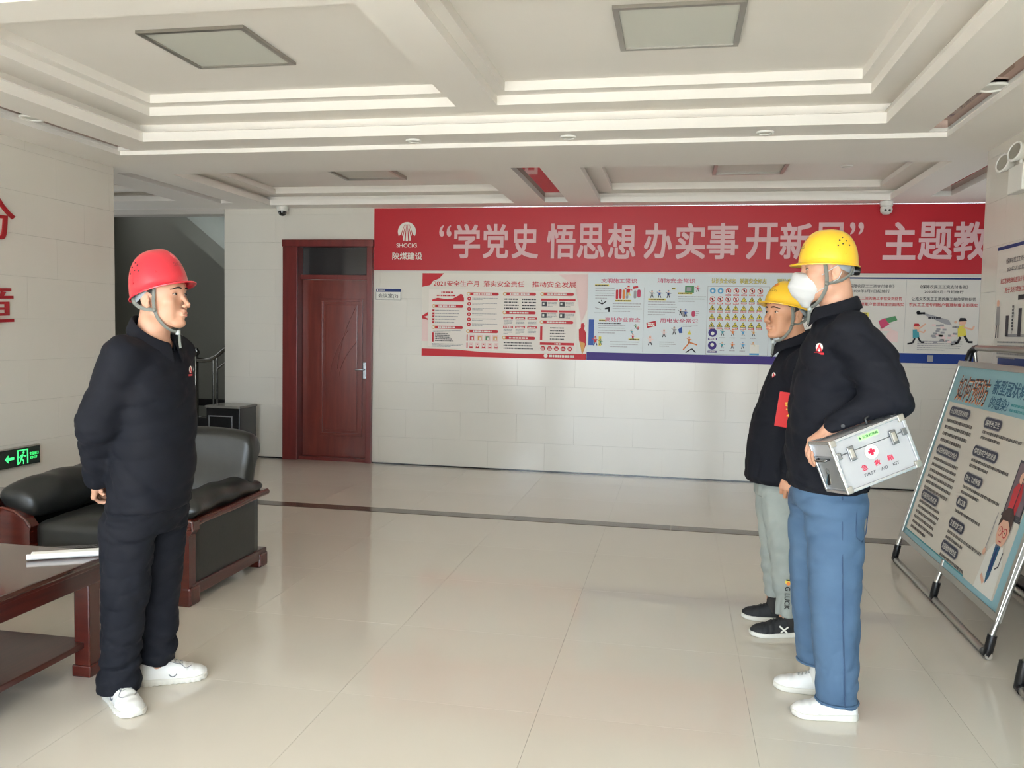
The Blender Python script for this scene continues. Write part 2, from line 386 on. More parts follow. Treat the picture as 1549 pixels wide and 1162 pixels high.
# ---- door in the back wall
m_door = mat('red_brown_door', (118, 48, 38), .3, spec=.5, noise=(3, .55, (92, 34, 28), (9, 9, 1)), coat=.3)
m_frame = mat('dark_red_door_frame', (112, 36, 32), .35, noise=(3, .5, (84, 24, 22), (9, 9, 1)), coat=.2)
dr = bpy.data.objects.new('door_1', None); COL.objects.link(dr); dr.location = ((DX0+DX1)/2, BY, 0)
dr['kind'] = 'structure'; dr['label'] = 'red-brown wooden door with dark transom glass, in the back wall'; dr['category'] = 'door'
def L(x): return x-(DX0+DX1)/2
bm = nbm()
bx(bm, L(DX0), L(-4.03), -.05, .16, 0, DZ-.075, .004); bx(bm, L(-3.245), L(DX1), -.05, .16, 0, DZ-.075, .004); bx(bm, L(DX0)-.01, L(DX1)+.01, -.055, .16, DZ-.075, DZ, .006)
bx(bm, L(-4.03), L(-3.245), .03, .16, 1.965, 2.015, .004); bx(bm, L(-4.03), L(-3.245), 0, .16, 0, .035)
obj('door_frame', bm, m_frame, dr)
box('transom_pane', L(-4.03), L(-3.245), .10, .11, 2.015, DZ-.075, m_glass, dr)
lf = box('door_leaf', L(-4.03)+.006, L(-3.245)-.006, .09, .13, .036, 1.962, m_door, dr)
# raised moulding frame and field panel
def ring(x0, x1, z0, z1, wd, y0, y1):
    bm = nbm()
    bx(bm, x0, x1, y0, y1, z1-wd, z1, .003); bx(bm, x0, x1, y0, y1, z0, z0+wd, .003)
    bx(bm, x0, x0+wd, y0, y1, z0+wd, z1-wd, .003); bx(bm, x1-wd, x1, y0, y1, z0+wd, z1-wd, .003); return bm
obj('moulding', ring(L(-3.82), L(-3.335), .27, 1.76, .03, .074, .091), m_door, lf)
box('field_panel', L(-3.76), L(-3.395), .080, .091, .33, 1.70, m_door, lf, .006)
bm = nbm()
for k, (x0, z0, x1, z1) in enumerate(((-3.62, 1.0, -3.42, 1.66), (-3.70, .95, -3.50, 1.42), (-3.60, .92, -3.40, 1.30))):
    tube(bm, [(L(x0+(x1-x0)*t**1.7), .079, z0+(z1-z0)*t) for t in [i/10 for i in range(11)]], .004, 6)
smooth(obj('carved_relief', bm, m_door, lf))
hd = box('door_handle', L(-3.325), L(-3.285), .066, .09, .90, 1.08, m_steel, lf, .006)
tubeo('lever', [(L(-3.305), .08, 1.0), (L(-3.305), .045, 1.0), (L(-3.32), .04, 1.0), (L(-3.40), .04, .998)], .008, m_steel, hd)

# ---- stair: landing, steps, railing
m_step = mat('pale_stair_stone', (170, 168, 162), .3)
bm = nbm()
bx(bm, -8.0, -5.62, 9.9, 10.99, 0, .14); stl = struct('stair_landing', bm, m_step, 'pale stone landing in the stairwell', 'stair')
box('skirting', -8.0, -2.82, 10.975, 10.99, .30, .40, m_black, stl)
st = bpy.data.objects.new('staircase', None); COL.objects.link(st); st['kind'] = 'structure'; st['label'] = 'pale stone stair flight rising to the right behind the wall'; st['category'] = 'stair'
for i in range(11):
    box('step', -5.55+i*.27, -5.55+(i+1)*.27+.02, 8.95, 10.1, i*.16, (i+1)*.16, m_step, st, .004)
# ================================================================== OBJECTS
# ---- stair railing
m_rail = mat('dark_stainless_rail', (110, 108, 104), .22, metal=1.)
rl = thing('stair_railing', 'dark steel stair railing with newel post in the stairwell opening', 'railing', (-5.5, 9.2, 0))
def R_(x, z, y=0): return (x+5.5, y, z)
latheo('newel_post', [(.035, 0), (.035, 1.06), (.03, 1.08), (.045, 1.10), (.05, 1.13), (.03, 1.17), (.012, 1.18)], m_rail, rl, 16, Matrix.Translation(R_(-5.62, 0)))
pth = [(-5.62, 1.03), (-5.50, 1.025), (-5.42, 1.04), (-5.34, 1.09), (-5.24, 1.17)] + [(-5.24+.27*i, 1.17+.2*i) for i in range(1, 9)]
tubeo('handrail', [R_(x, z) for x, z in pth], .027, m_rail, rl, 10)
for x, z0_, z1_, r in ((-5.39, .30, 1.05, .014), (-5.34, .30, 1.09, .014), (-5.19, .45, 1.07, .010), (-5.07, .5, 1.17, .010), (-4.95, .6, 1.27, .010), (-4.80, .7, 1.4, .014), (-4.6, .8, 1.55, .01), (-4.4, .95, 1.7, .01)):
    tubeo('baluster', [R_(x, z0_), R_(x, z1_)], r, m_rail, rl, 8)
tubeo('top_rail', [R_(-5.34, .93), R_(-3.3, 2.45)], .011, m_rail, rl, 8); tubeo('bottom_rail', [R_(-5.34, .34), R_(-3.3, 1.86)], .011, m_rail, rl, 8)

# ---- black stone plinth by the stairs
pb = thing('stone_plinth', 'black polished stone plinth box standing before the stairwell, behind the armchair', 'plinth', (-4.66, 8.3, 0))
box('body', -.19, .19, -.16, .2, 0, .58, m_black, pb, .004)
obj('inlay_frame', ring(-.165, .11, .10, .50, .012, -.164, -.158), mat('grey_inlay', (120, 120, 124), .3), pb)
box('cap', -.20, .20, -.17, .21, .58, .605, mat('plinth_top', (120, 118, 112), .2), pb, .004)
box('low_base', -.36, -.19, -.1, .2, 0, .46, m_black, pb, .004)

# ---- ceiling panel lights
def panel_light(x, y, label):
    t = thing('panel_light', label, 'ceiling light', (x, y, 2.999), 0, 'square flush panel lights')
    for a in (0, 1, 2, 3):
        M = Matrix.Rotation(a*PI/2, 4, 'Z'); bm = nbm(); prism(bm, [(-.31, -.31), (.31, -.31), (.282, -.282), (-.282, -.282)], .016, M @ Matrix.Translation((0, 0, -.016))); obj('frame_bar', bm, m_alu, t)
    box('diffuser', -.283, .283, -.283, .283, -.008, -.002, m_diff, t)
    return t
panel_light(-2.55, 4.43, 'square ceiling panel light, unlit, in the left tray of the front ceiling')
panel_light(-.04, 4.43, 'square ceiling panel light, unlit, in the right tray of the front ceiling')
def slim(x, y, z, label):
    t = thing('panel_light', label, 'ceiling light', (x, y, z), 0, 'square flush panel lights')
    obj('frame', (lambda b: (bx(b, -.29, .29, -.30, -.27, -.03, 0), bx(b, -.29, .29, .27, .30, -.03, 0), bx(b, -.30, -.27, -.30, .30, -.03, 0), bx(b, .27, .30, -.30, .30, -.03, 0), b)[-1])(nbm()), m_alu, t)
    box('diffuser', -.27, .27, -.27, .27, -.012, -.004, m_diff, t)
slim(-2.86, 7.5, 2.889, 'ceiling panel light seen edge-on in the back left cove')
slim(.56, 7.5, 2.889, 'ceiling panel light seen edge-on in the back right cove')
def downlight(x, y, z, r, label):
    t = thing('downlight', label, 'ceiling light', (x, y, z), 0, 'small round downlights')
    latheo('trim_ring', [(r*.72, -.002), (r*.75, -.012), (r*.95, -.012), (r, -.006), (r, 0), (r*.7, 0)], m_wwhite, t, 24)
    latheo('lens', [(.001, -.009), (r*.5, -.008), (r*.74, -.003), (.001, -.001)], m_diff, t, 20)
downlight(-1.82, 5.69, 2.75, .055, 'small round downlight in the white soffit, leftmost of three')
downlight(-.75, 5.69, 2.75, .055, 'small round downlight in the white soffit, middle of three')
downlight(.51, 5.69, 2.75, .055, 'small round downlight in the white soffit, rightmost of three')
downlight(1.56, 4.86, 2.765, .085, 'larger round downlight set in the mirror strip over the right wall')
downlight(-4.12, 4.86, 2.765, .075, 'round downlight set in the mirror strip over the left wall')
downlight(1.35, 7.6, 2.889, .05, 'small round downlight in the back right cove')

# ---- dome cameras
def dome(x, y, z, label, white):
    t = thing('security_camera', label, 'camera', (x, y, z), 0, 'ceiling security cameras')
    latheo('mount', [(.001, 0), (.058, 0), (.06, -.01), (.055, -.045), (.045, -.05), (.001, -.05)], m_wwhite, t, 24)
    if white:
        b = latheo('housing', [(.001, -.04), (.05, -.05), (.055, -.075), (.05, -.10), (.03, -.118), (.001, -.122)], m_wwhite, t, 24)
        for s in (-1, 1): latheo('lens', [(.001, 0), (.011, 0), (.011, .01), (.001, .012)], m_blackp, t, 12, Matrix.Translation((s*.018, -.048, -.088)) @ Matrix.Rotation(PI/2, 4, 'X'))
    else:
        latheo('dome_cover', [(.001, -.045), (.044, -.05), (.044, -.065), (.036, -.085), (.02, -.096), (.001, -.1)], mat('black_dome', (14, 14, 16), .05, spec=.8), t, 24)
dome(-4.16, 8.48, 2.72, 'white dome security camera with black globe under the ceiling left of the door', False)
dome(1.87, 8.48, 2.72, 'white twin-lens security camera under the ceiling above the red banner', True)

# ---- red banner
m_red = mat('banner_red', (182, 32, 44), .42, spec=.4, bump=(5, .08, .01, (1, 1, .2)))
m_wink = ink('white_lettering', (216, 180, 182)); m_wht = ink('white_print', (226, 224, 216)); m_rink = ink('red_print', (196, 44, 54)); m_dink = ink('dark_print', (60, 58, 64)); m_gink = ink('grey_print', (156, 154, 156))
bn = thing('banner', 'long red banner with white Chinese slogan across the back wall', 'banner', (-3.18, BY, 2.712))
bm = nbm(); bmesh.ops.create_grid(bm, x_segments=60, y_segments=4, size=1)
for v in bm.verts:
    x, y = v.co.x, v.co.y
    v.co = Vector(((x+1)/2*6.30, -.006-.0015*math.sin(x*31)*math.sin(y*3+x*7), (y-1)/2*.647))
smooth(obj('banner_sheet', bm, m_red, bn))
Bn = Board(bn, (0, -.0085, 0), (1, 0, 0), (0, 0, -1), (0, -1, 0), 6.30, .647, 6.30, .647)
def bt(s, x0, x1, z1, z0, bold=.05, m=m_wink): b_ = Board(bn, (0, -.0085, 0), (1, 0, 0), (0, 0, -1), (0, -1, 0), 6.30, .647, 6.30, .647); b_.text(s, x0+3.18, 2.712-z1, x1-x0, z1-z0, m, 1, bold); b_.done('character')
for s, a, b in (('学', -2.309, -2.028), ('党', -1.999, -1.728), ('史', -1.694, -1.418), ('悟', -1.331, -1.038), ('思', -1.02, -.744), ('想', -.714, -.434), ('办', -.353, -.077), ('实', -.043, .243), ('事', .257, .560), ('开', .633, .931), ('新', .948, 1.245), ('局', 1.262, 1.545), ('主', 1.885, 2.174), ('题', 2.193, 2.492), ('教', 2.503, 2.795), ('育', 2.82, 3.1)):
    bt(s, a, b, 2.545, 2.193)
bt('“', -2.466, -2.336, 2.534, 2.417); bt('”', 1.583, 1.707, 2.545, 2.43)
bt('SHCCIG', -2.932, -2.707, 2.347, 2.305, .02, m_wht); bt('陕煤建设', -2.975, -2.647, 2.252, 2.177, .03, m_wht)
lx, lz = .362, .243                      # fan emblem in a disc
Bn.disc(lx, lz, .099, m_wht, 1, n=40)
for k, a in enumerate((-40, -25, -9, 9, 25, 40)):
    t = math.radians(a); x0, y0 = lx+.006*(k-2.5), lz-.085; x1, y1 = lx+math.sin(t)*.17*(.85), lz+.115
    Bn.poly([(lx+.010*(k-2.5)-.0015, lz-.075), (lx+.010*(k-2.5)+.0015, lz-.075), (x1+.008, y1), (x1-.008, y1)], m_red, 2)
Bn.poly([(lx-.11, lz+.06), (lx-.055, lz+.02), (lx-.035, lz+.12), (lx-.11, lz+.12)], m_red, 3); Bn.poly([(lx+.11, lz+.06), (lx+.055, lz+.02), (lx+.035, lz+.12), (lx+.11, lz+.12)], m_red, 3)
Bn.done()

def panel(name, label, x0, x1, z0, z1, m):
    t = thing(name, label, 'poster', (x0, BY, z1)); box('sheet', 0, x1-x0, -.006, -.001, z0-z1, 0, m, t); return t
m_cream = ink('cream_sheet', (222, 216, 206), .3); m_pink = ink('pink_print', (228, 200, 196)); m_gold = ink('gold_print', (214, 160, 90)); m_bluesheet = ink('pale_blue_sheet', (206, 214, 216), .3)
m_purple = ink('purple_print', (62, 44, 122)); m_navy = ink('navy_print', (34, 52, 112)); m_blue = ink('blue_print', (58, 92, 168)); m_sky = ink('sky_blue_print', (90, 160, 204)); m_yel = ink('yellow_print', (222, 206, 84)); m_orange = ink('orange_print', (222, 128, 62)); m_green = ink('green_print', (84, 140, 96)); m_skinp = ink('skin_print', (226, 178, 152)); m_magenta = ink('magenta_print', (196, 70, 104)); m_blk = ink('black_print', (34, 32, 36)); m_teal = ink('teal_print', (70, 150, 160))

# poster 1 (artboard units: 1428 x 730)
p1 = panel('safety_poster', 'cream and red safety month poster under the banner, leftmost of the wall posters', -2.642, -.902, 1.172, 2.037, m_cream)
B = Board(p1, (0, -.0065, 0), (1, 0, 0), (0, 0, -1), (0, -1, 0), 1.74, .865, 1428, 730)
B.poly([(0, 0), (190, 0), (150, 45), (95, 68), (70, 105), (0, 120)], m_rink, 1)
B.poly([(0, 665), (300, 668), (560, 686), (900, 690), (1428, 678), (1428, 730), (0, 730)], m_rink, 1)
B.poly([(1180, 0), (1428, 0), (1428, 300), (1380, 420), (1330, 120)], m_pink, 1); B.rect(0, 380, 56, 220, m_pink, 1)
B.poly([(0, 375), (55, 340), (55, 372), (20, 384), (55, 400), (55, 412), (0, 398)], m_rink, 2)
B.poly([(60, 140), (1340, 150), (1345, 672), (560, 668), (60, 645)], ink('white_panel_print', (230, 222, 214)), 1)
for i, t in enumerate(('2021安全生产月', '落实安全责任', '推动安全发展')):
    u = (100, 540, 960)[i]; B.text(t, u, 62, (400, 352, 370)[i], 52, m_rink, 3, .02)
B.lines(170, 160, 110, 1, 10, 12, m_rink, 3); B.lines(130, 190, 180, 1, 10, 12, m_rink, 3)
B.poly([(90, 232), (140, 215), (200, 226), (270, 222), (330, 190), (372, 212), (372, 246), (90, 246)], m_rink, 2); B.disc(345, 203, 22, m_rink, 3)
def hdr(u, v, w_): B.pill(u, v, w_, 26, m_rink, 2); B.disc(u+12, v+13, 16, m_gold, 3); B.disc(u+12, v+13, 10, m_wht, 4); B.lines(u+55, v+7, w_-110, 1, 1, 13, m_wht, 3, seed=3)
for u, v, w_ in ((92, 275, 275), (92, 462, 275), (400, 165, 275), (400, 492, 275), (715, 162, 280), (715, 322, 280), (715, 542, 280), (1035, 160, 280), (1035, 400, 280)): hdr(u, v, w_)
for i in range(5): B.rect(92, 318+i*26, 20, 18, m_rink, 2); B.lines(118, 322+i*26, 230-i*12, 1, 1, 8, m_gink, 3)
B.lines(100, 500, 260, 2, 12, 6, m_gink, 2); B.rect(92, 522, 16, 82, m_rink, 2)
for i in range(5): B.lines(120, 526+i*16, 120+12*i, 1, 1, 7, m_dink, 3, seed=i)
B.lines(92, 618, 280, 3, 11, 7, m_gink, 2)
for i in range(6):
    B.disc(418, 220+i*45, 17, m_rink, 2); B.disc(418, 220+i*45, 6, m_wht, 3); B.lines(445, 212+i*45, 225, 2, 12, 6, m_gink, 2, .4, i)
B.rect(400, 535, 10, 55, m_rink, 2); B.rect(400, 605, 10, 50, m_rink, 2)
for i, c in enumerate((m_rink, m_gold, m_green, m_gold)): B.rect(420+i*68, 536, 54, 54, m_pink, 2); B.rect(430+i*68, 548, 34, 34, c, 3); B.rect(444+i*68, 556, 14, 22, m_wht, 4)
for i in range(5): B.rect(420+i*55, 604, 40, 54, m_pink, 2); B.poly([(424+i*55, 650), (440+i*55, 610), (456+i*55, 650)], m_rink, 3); B.disc(440+i*55, 632, 9, m_wht, 4)
for i in range(4): B.lines(725, 215+i*26, 125, 1, 1, 11, m_dink, 2, seed=i); B.lines(875, 215+i*26, 125, 1, 1, 11, m_dink, 2, seed=i+9)
for j in range(2):
    for i in range(3): B.rect(718+i*103, 374+j*78, 84, 20, m_rink, 2); B.lines(730+i*103, 380+j*78, 60, 1, 1, 9, m_wht, 3); B.lines(722+i*103, 402+j*78, 78, 4, 12, 6, m_gink, 2, .5, i)
for i in range(3): B.lines(725, 592+i*24, 240+i*14, 1, 1, 11, m_dink, 2, seed=i)
for j in range(2):
    for i in range(2): B.rect(1040+i*150, 212+j*98, 140, 18, m_rink, 2); B.rect(1045+i*150, 238+j*98, 44, 40, m_dink, 2); B.rect(1052+i*150, 246+j*98, 16, 20, m_wht, 3); B.lines(1096+i*150, 240+j*98, 78, 4, 11, 6, m_gink, 2, .5, i+j)
B.rect(1036, 450, 20, 118, m_rink, 2)
for i in range(5): B.lines(1120, 458+i*24, 130-5*abs(i-2), 1, 1, 9, m_dink, 2, seed=i)
B.rect(1036, 588, 290, 22, m_rink, 2); B.lines(1160, 593, 50, 1, 1, 12, m_wht, 3)
for i in range(5): B.poly([(1062+i*57+22*math.cos(a*PI/3), 640+22*math.sin(a*PI/3)) for a in range(6)], m_rink, 2); B.lines(1050+i*57, 632, 24, 2, 10, 7, m_wht, 3, 1.)
B.lines(1115, 694, 215, 1, 1, 20, m_wht, 3); B.disc(1088, 703, 17, m_wht, 3)
B.poly([(1380, 420), (1400, 415), (1412, 440), (1405, 465), (1425, 500), (1425, 600), (1412, 640), (1395, 690), (1385, 640), (1366, 560), (1362, 470), (1378, 460)], m_rink, 2)
B.poly([(1372, 570), (1418, 590), (1410, 640), (1395, 690), (1384, 640)], m_gold, 3)
B.done()

# poster 2 (artboard 1680 x 660: measured up to the hidden end)
p2 = panel('site_safety_poster', 'pale blue construction safety poster with purple foot band and warning symbols, middle wall poster', -.898, 1.17, 1.172, 2.050, m_bluesheet)
B = Board(p2, (0, -.0065, 0), (1, 0, 0), (0, 0, -1), (0, -1, 0), 2.068, .878, 1680, 700)
B.rect(0, 636, 1680, 64, m_purple, 1); B.rect(455, 110, 2, 520, m_gink, 1)
for t, u, v, w_ in (('文明施工常识', 105, 42, 290), ('消防安全常识', 560, 38, 300), ('高处作业安全', 145, 352, 285), ('用电安全常识', 590, 352, 300)): B.text(t, u, v, w_, 36, m_magenta, 3, .02)
def chars(t, u, v, w_, h, m1=m_yel, m2=m_dink): B.text(t, u, v, w_, h, m2, 3, .05); B.text(t, u, v, w_, h, m1, 4, .0)
chars('认识安全标志', 985, 34, 190, 40); chars('掌握安全标志', 1205, 34, 205, 40); chars('预防事故', 1490, 34, 150, 40)
for u, v, w_ in ((55, 90, 115), (225, 212, 130), (490, 198, 140), (725, 148, 115), (95, 372, 55), (340, 520, 90), (675, 112, 30)): B.rect(u, v, w_, 14, m_yel, 2); B.lines(u+3, v+3, w_-6, 1, 1, 8, m_dink, 3)
B.lines(60, 118, 160, 5, 20, 6, m_gink, 2); B.lines(205, 240, 235, 4, 20, 6, m_gink, 2); B.lines(490, 222, 230, 6, 20, 6, m_gink, 2); B.lines(725, 178, 225, 3, 18, 6, m_gink, 2)
B.lines(90, 398, 200, 1, 1, 8, m_dink, 2); B.lines(90, 416, 235, 4, 20, 6, m_gink, 2); B.lines(190, 545, 240, 3, 20, 6, m_gink, 2); B.lines(590, 540, 130, 3, 16, 6, m_gink, 2); B.lines(770, 400, 120, 2, 14, 5, m_gink, 2); B.lines(55, 315, 120, 1, 14, 5, m_gink, 2)
for i, c in enumerate((m_rink, m_rink, m_orange, m_gink)): B.pill(228+i*27, 130-(i % 2)*4, 20, 78, c, 2)
B.pill(372, 135, 22, 66, m_gink, 2); B.pill(400, 128, 28, 64, m_magenta, 2)
def fig(u, v, s, body, legs=m_dink):
    B.disc(u, v, 9*s, m_skinp, 3); B.poly([(u-9*s, v-3*s), (u+9*s, v-3*s), (u+6*s, v-11*s), (u-6*s, v-11*s)], body, 4)
    B.poly([(u-12*s, v+10*s), (u+12*s, v+10*s), (u+9*s, v+36*s), (u-9*s, v+36*s)], body, 3)
    B.line([(u-12*s, v+13*s), (u-26*s, v+5*s)], 5*s, body, 3); B.line([(u+12*s, v+13*s), (u+26*s, v+20*s)], 5*s, body, 3)
    B.line([(u-5*s, v+36*s), (u-12*s, v+60*s)], 7*s, legs, 3); B.line([(u+5*s, v+36*s), (u+14*s, v+58*s)], 7*s, legs, 3)
fig(330, 112, 1.15, m_rink, m_yel); B.poly([(365, 105), (405, 98), (408, 116), (368, 124)], m_rink, 3)
B.line([(88, 232), (118, 248), (150, 225)], 9, m_blk, 3); B.line([(110, 215), (122, 250)], 6, m_blk, 3); B.line([(62, 278), (110, 290)], 6, m_gink, 3); B.poly([(140, 280), (182, 268), (182, 310), (168, 310), (168, 290), (140, 292)], m_blk, 3)
for i, (u, c) in enumerate(((520, m_gink), (580, m_blue), (650, m_navy))): fig(u, 142, .85, c)
B.rect(780, 95, 72, 55, m_green, 2); B.rect(792, 105, 40, 30, m_gink, 3); fig(880, 100, .7, m_magenta)
fig(750, 285, .7, m_dink); fig(790, 290, .8, m_blue); B.disc(778, 318, 22, m_gink, 2); B.pill(838, 290, 30, 48, m_magenta, 2); B.lines(872, 292, 24, 3, 16, 6, m_gink, 2)
B.rect(12, 372, 44, 208, m_blue, 2); fig(70, 520, 1.05, m_rink, m_navy); fig(112, 535, .7, m_green); B.rect(96, 508, 22, 75, m_yel, 1)
fig(395, 410, .55, m_green); fig(415, 425, .5, m_rink); fig(365, 455, .5, m_teal); fig(375, 490, .7, m_rink)
B.poly([(480, 392), (556, 374), (562, 416), (488, 434)], m_rink, 2); B.lines(492, 394, 58, 2, 15, 9, m_wht, 3, 1.)
fig(515, 505, 1.1, m_pink); fig(625, 450, .9, m_pink); fig(705, 428, .9, m_gink); B.poly([(735, 440), (765, 418), (770, 468), (745, 470)], m_blue, 3)
B.poly([(810, 480), (826, 440), (842, 480)], m_yel, 3); fig(826, 505, .8, m_orange); B.line([(780, 600), (830, 540), (890, 560)], 10, m_orange, 4); B.line([(800, 622), (850, 590), (880, 620)], 9, m_blk, 4)
B.rect(958, 96, 3, 538, m_gink, 1); B.rect(958, 96, 480, 3, m_gink, 1); B.rect(1436, 96, 3, 538, m_gink, 1); B.rect(958, 630, 480, 3, m_gink, 1)
def cap(u, v): B.rect(u-22, v, 44, 12, m_rink, 2); B.lines(u-19, v+3, 38, 1, 1, 6, m_wht, 3)
for r in range(5):
    for c in range(8):
        u = 998+c*61; v = 132+r*66
        if u > 1425 and c < 7: continue
        if c == 7: continue
        if r == 0 and c < 2: B.disc(u, v, 23, m_sky, 2); B.disc(u, v+2, 10, m_wht, 3); continue
        if r == 0 or (r == 1 and c < 4):
            B.disc(u, v, 22, m_rink, 2); B.disc(u, v, 17, m_wht, 3); B.poly([(u-7, v-10), (u+7, v-10), (u+5, v+10), (u-5, v+10)], m_blk, 4); B.line([(u-14, v-14), (u+14, v+14)], 5, m_rink, 5); cap(u, v+27)
        else:
            B.poly([(u-24, v+20), (u, v-22), (u+24, v+20)], m_blk, 2); B.poly([(u-19, v+17), (u, v-17), (u+19, v+17)], m_yel, 3); B.line([(u-1, v-4), (u+2+(c % 3)*2, v+11)], 6, m_blk, 4); cap(u, v+24)
for j in range(2):
    v = 460+j*100; B.disc(1008, v, 34, m_purple, 2); B.disc(1008, v+(-4 if j else 6), 14, m_wht, 3); B.rect(974, v+42, 70, 16, m_purple, 2); B.lines(980, v+46, 58, 1, 1, 8, m_wht, 3)
    for i, c in enumerate((m_teal, m_orange, m_sky, m_gold)): fig(1085+i*80, v-22, .75, c, m_dink); B.lines(1062+i*80, v+36, 46, 1, 1, 6, m_gink, 2)
B.rect(1300, 548, 70, 66, m_wht, 4); fig(1335, 562, .8, m_yel, m_blue); B.rect(1298, 615, 74, 14, m_sky, 4)
B.done()

# poster 3 : wage regulation notices, blue lines (metres)
p3 = panel('wage_notice_poster', 'white wage-regulation poster with blue bands behind the masked man, rightmost on the back wall', 1.195, 3.1, 1.222, 2.035, ink('ivory_sheet', (214, 210, 202), .3))
B = Board(p3, (0, -.0065, 0), (1, 0, 0), (0, 0, -1), (0, -1, 0), 1.905, .813, 1.905, .813)
m_bband = ink('blue_band_print', (26, 56, 128))
B.rect(0, .008, 1.905, .014, m_navy, 1); B.rect(0, .720, 1.905, .093, m_bband, 1); B.rect(1.13, .735, .05, .06, m_gink, 2)
for k in range(3):
    u = .46+k*.645-.17; B.rect(u-.02, .03, .002, .68, m_gink, 1)
    B.text('《保障农民工工资支付条例》', u+.10, .075, .42, .034, m_dink, 2, .01); B.text('2020年5月1日起施行', u+.14, .125, .34, .028, m_dink, 2, .01)
    B.text('让拖欠农民工工资的施工单位受到处罚', u+.03, .19, .56, .034, m_dink if k else m_rink, 2, .015); B.text('农民工工资专用账户管理制度全面落实', u+.01, .245, .60, .034, m_rink, 2, .02)
    B.lines(u+.10, .60, .4, 5, .02, .008, m_gink, 2)
def fig3(u, v, s, body, legs=m_blk, hair=m_blk):
    B.disc(u, v, .028*s, m_skinp, 3); B.poly([(u-.03*s, v-.005*s), (u+.035*s, v-.012*s), (u+.02*s, v-.035*s), (u-.02*s, v-.035*s)], hair, 4)
    B.poly([(u-.035*s, v+.03*s), (u+.02*s, v+.025*s), (u+.035*s, v+.11*s), (u-.03*s, v+.12*s)], body, 3); B.line([(u+.01*s, v+.04*s), (u+.075*s, v+.06*s), (u+.09*s, v+.03*s)], .014*s, m_skinp, 4)
    B.line([(u+.02*s, v+.11*s), (u+.05*s, v+.16*s), (u+.085*s, v+.16*s)], .018*s, legs, 3); B.line([(u-.01*s, v+.12*s), (u-.03*s, v+.17*s), (u-.08*s, v+.18*s)], .018*s, legs, 3)
# panel a: bundle of notes and plaque ; panel b: chase with an axe over piled bricks
B.rect(.52, .34, .07, .045, m_yel, 3); B.lines(.53, .35, .05, 2, .015, .009, m_dink, 4, 1.); B.line([(.555, .385), (.555, .44)], .005, m_dink, 3); B.line([(.42, .33), (.46, .33)], .006, m_dink, 3); B.line([(.44, .31), (.44, .36)], .006, m_dink, 3)
B.poly([(.68, .42), (.74, .39), (.78, .45), (.71, .50)], m_magenta, 3); B.poly([(.74, .395), (.83, .37), (.85, .41), (.77, .44)], m_green, 4); B.line([(.69, .50), (.80, .50)], .03, m_pink, 3); B.poly([(.76, .54), (.80, .50), (.86, .52), (.86, .62), (.76, .62)], m_pink, 3)
fig3(1.02, .47, .9, m_teal, m_blk, m_rink); B.line([(1.03, .50), (1.10, .44)], .014, m_skinp, 4)
fig3(1.42, .42, 1.15, m_yel); B.disc(1.36, .42, .012, m_skinp, 3)
R = random.Random(3)
for i in range(34):
    u = 1.14+R.random()*.22; v = .44+R.random()*.17
    if (u-1.25)/.13 < -1+((v-.42)/.06): pass
    B.rect(u, v, .035, .018, R.choice((m_gink, m_pink, m_gink)), 3+i % 3)
B.poly([(1.03, .335), (1.06, .33), (1.30, .40), (1.33, .45), (1.27, .44), (1.07, .35)], m_gink, 5); B.line([(1.02, .345), (1.09, .34)], .02, m_blk, 6); B.disc(1.03, .335, .018, m_blk, 6); B.lines(1.12, .375, .12, 1, 1, .016, m_dink, 6)
B.done()

# ---- room sign beside the door
sg = thing('room_sign', 'small white and blue meeting room sign beside the door', 'sign', (-3.155, BY, 1.872))
box('plate', 0, .28, -.008, -.001, -.123, 0, m_wwhite, sg, .001)
B = Board(sg, (0, -.009, 0), (1, 0, 0), (0, 0, -1), (0, -1, 0), .28, .123, 280, 123)
B.rect(4, 3, 272, 32, m_navy, 1); B.disc(20, 19, 9, m_wht, 2); B.lines(36, 14, 70, 1, 1, 9, m_wht, 2); B.rect(2, 36, 3, 84, m_dink, 1); B.rect(2, 118, 276, 3, m_dink, 1); B.rect(275, 3, 3, 116, m_dink, 1)
B.text('会议室(2)', 28, 54, 220, 50, m_dink, 2, .015); B.done()

# ---- exit sign on the left wall
ex = thing('exit_sign', 'lit green running-man exit sign low on the left wall', 'sign', (LX, 4.99, .5))
box('housing', 0, .03, -.20, .375, -.075, .068, m_alu, ex, .003)
box('face', .028, .034, -.19, .367, -.066, .06, mat('exit_black', (8, 24, 16), .25), ex)
m_exit = mat('lit_green', (70, 240, 130), .5, emit=.55)
B = Board(ex, (.0345, -.19, .06), (0, 1, 0), (0, 0, -1), (1, 0, 0), .557, .126, 557, 126)
B.poly([(225, 63), (258, 35), (258, 54), (310, 54), (310, 72), (258, 72), (258, 91)], m_exit, 1)
B.rect(338, 12, 104, 8, m_exit, 1); B.rect(338, 12, 12, 102, m_exit, 1); B.rect(430, 12, 12, 102, m_exit, 1)
B.disc(398, 34, 9, m_exit, 1); B.line([(390, 46), (376, 78)], 17, m_exit, 1); B.line([(392, 50), (414, 62), (424, 56)], 7, m_exit, 1); B.line([(386, 50), (366, 56), (360, 68)], 7, m_exit, 1)
B.line([(378, 78), (398, 92), (396, 114)], 9, m_exit, 1); B.line([(374, 76), (366, 98), (350, 108)], 9, m_exit, 1)
B.text('安全出口', 455, 38, 86, 24, m_exit, 1, .02); B.text('EXIT', 462, 70, 70, 18, m_exit, 1, .02); B.done()

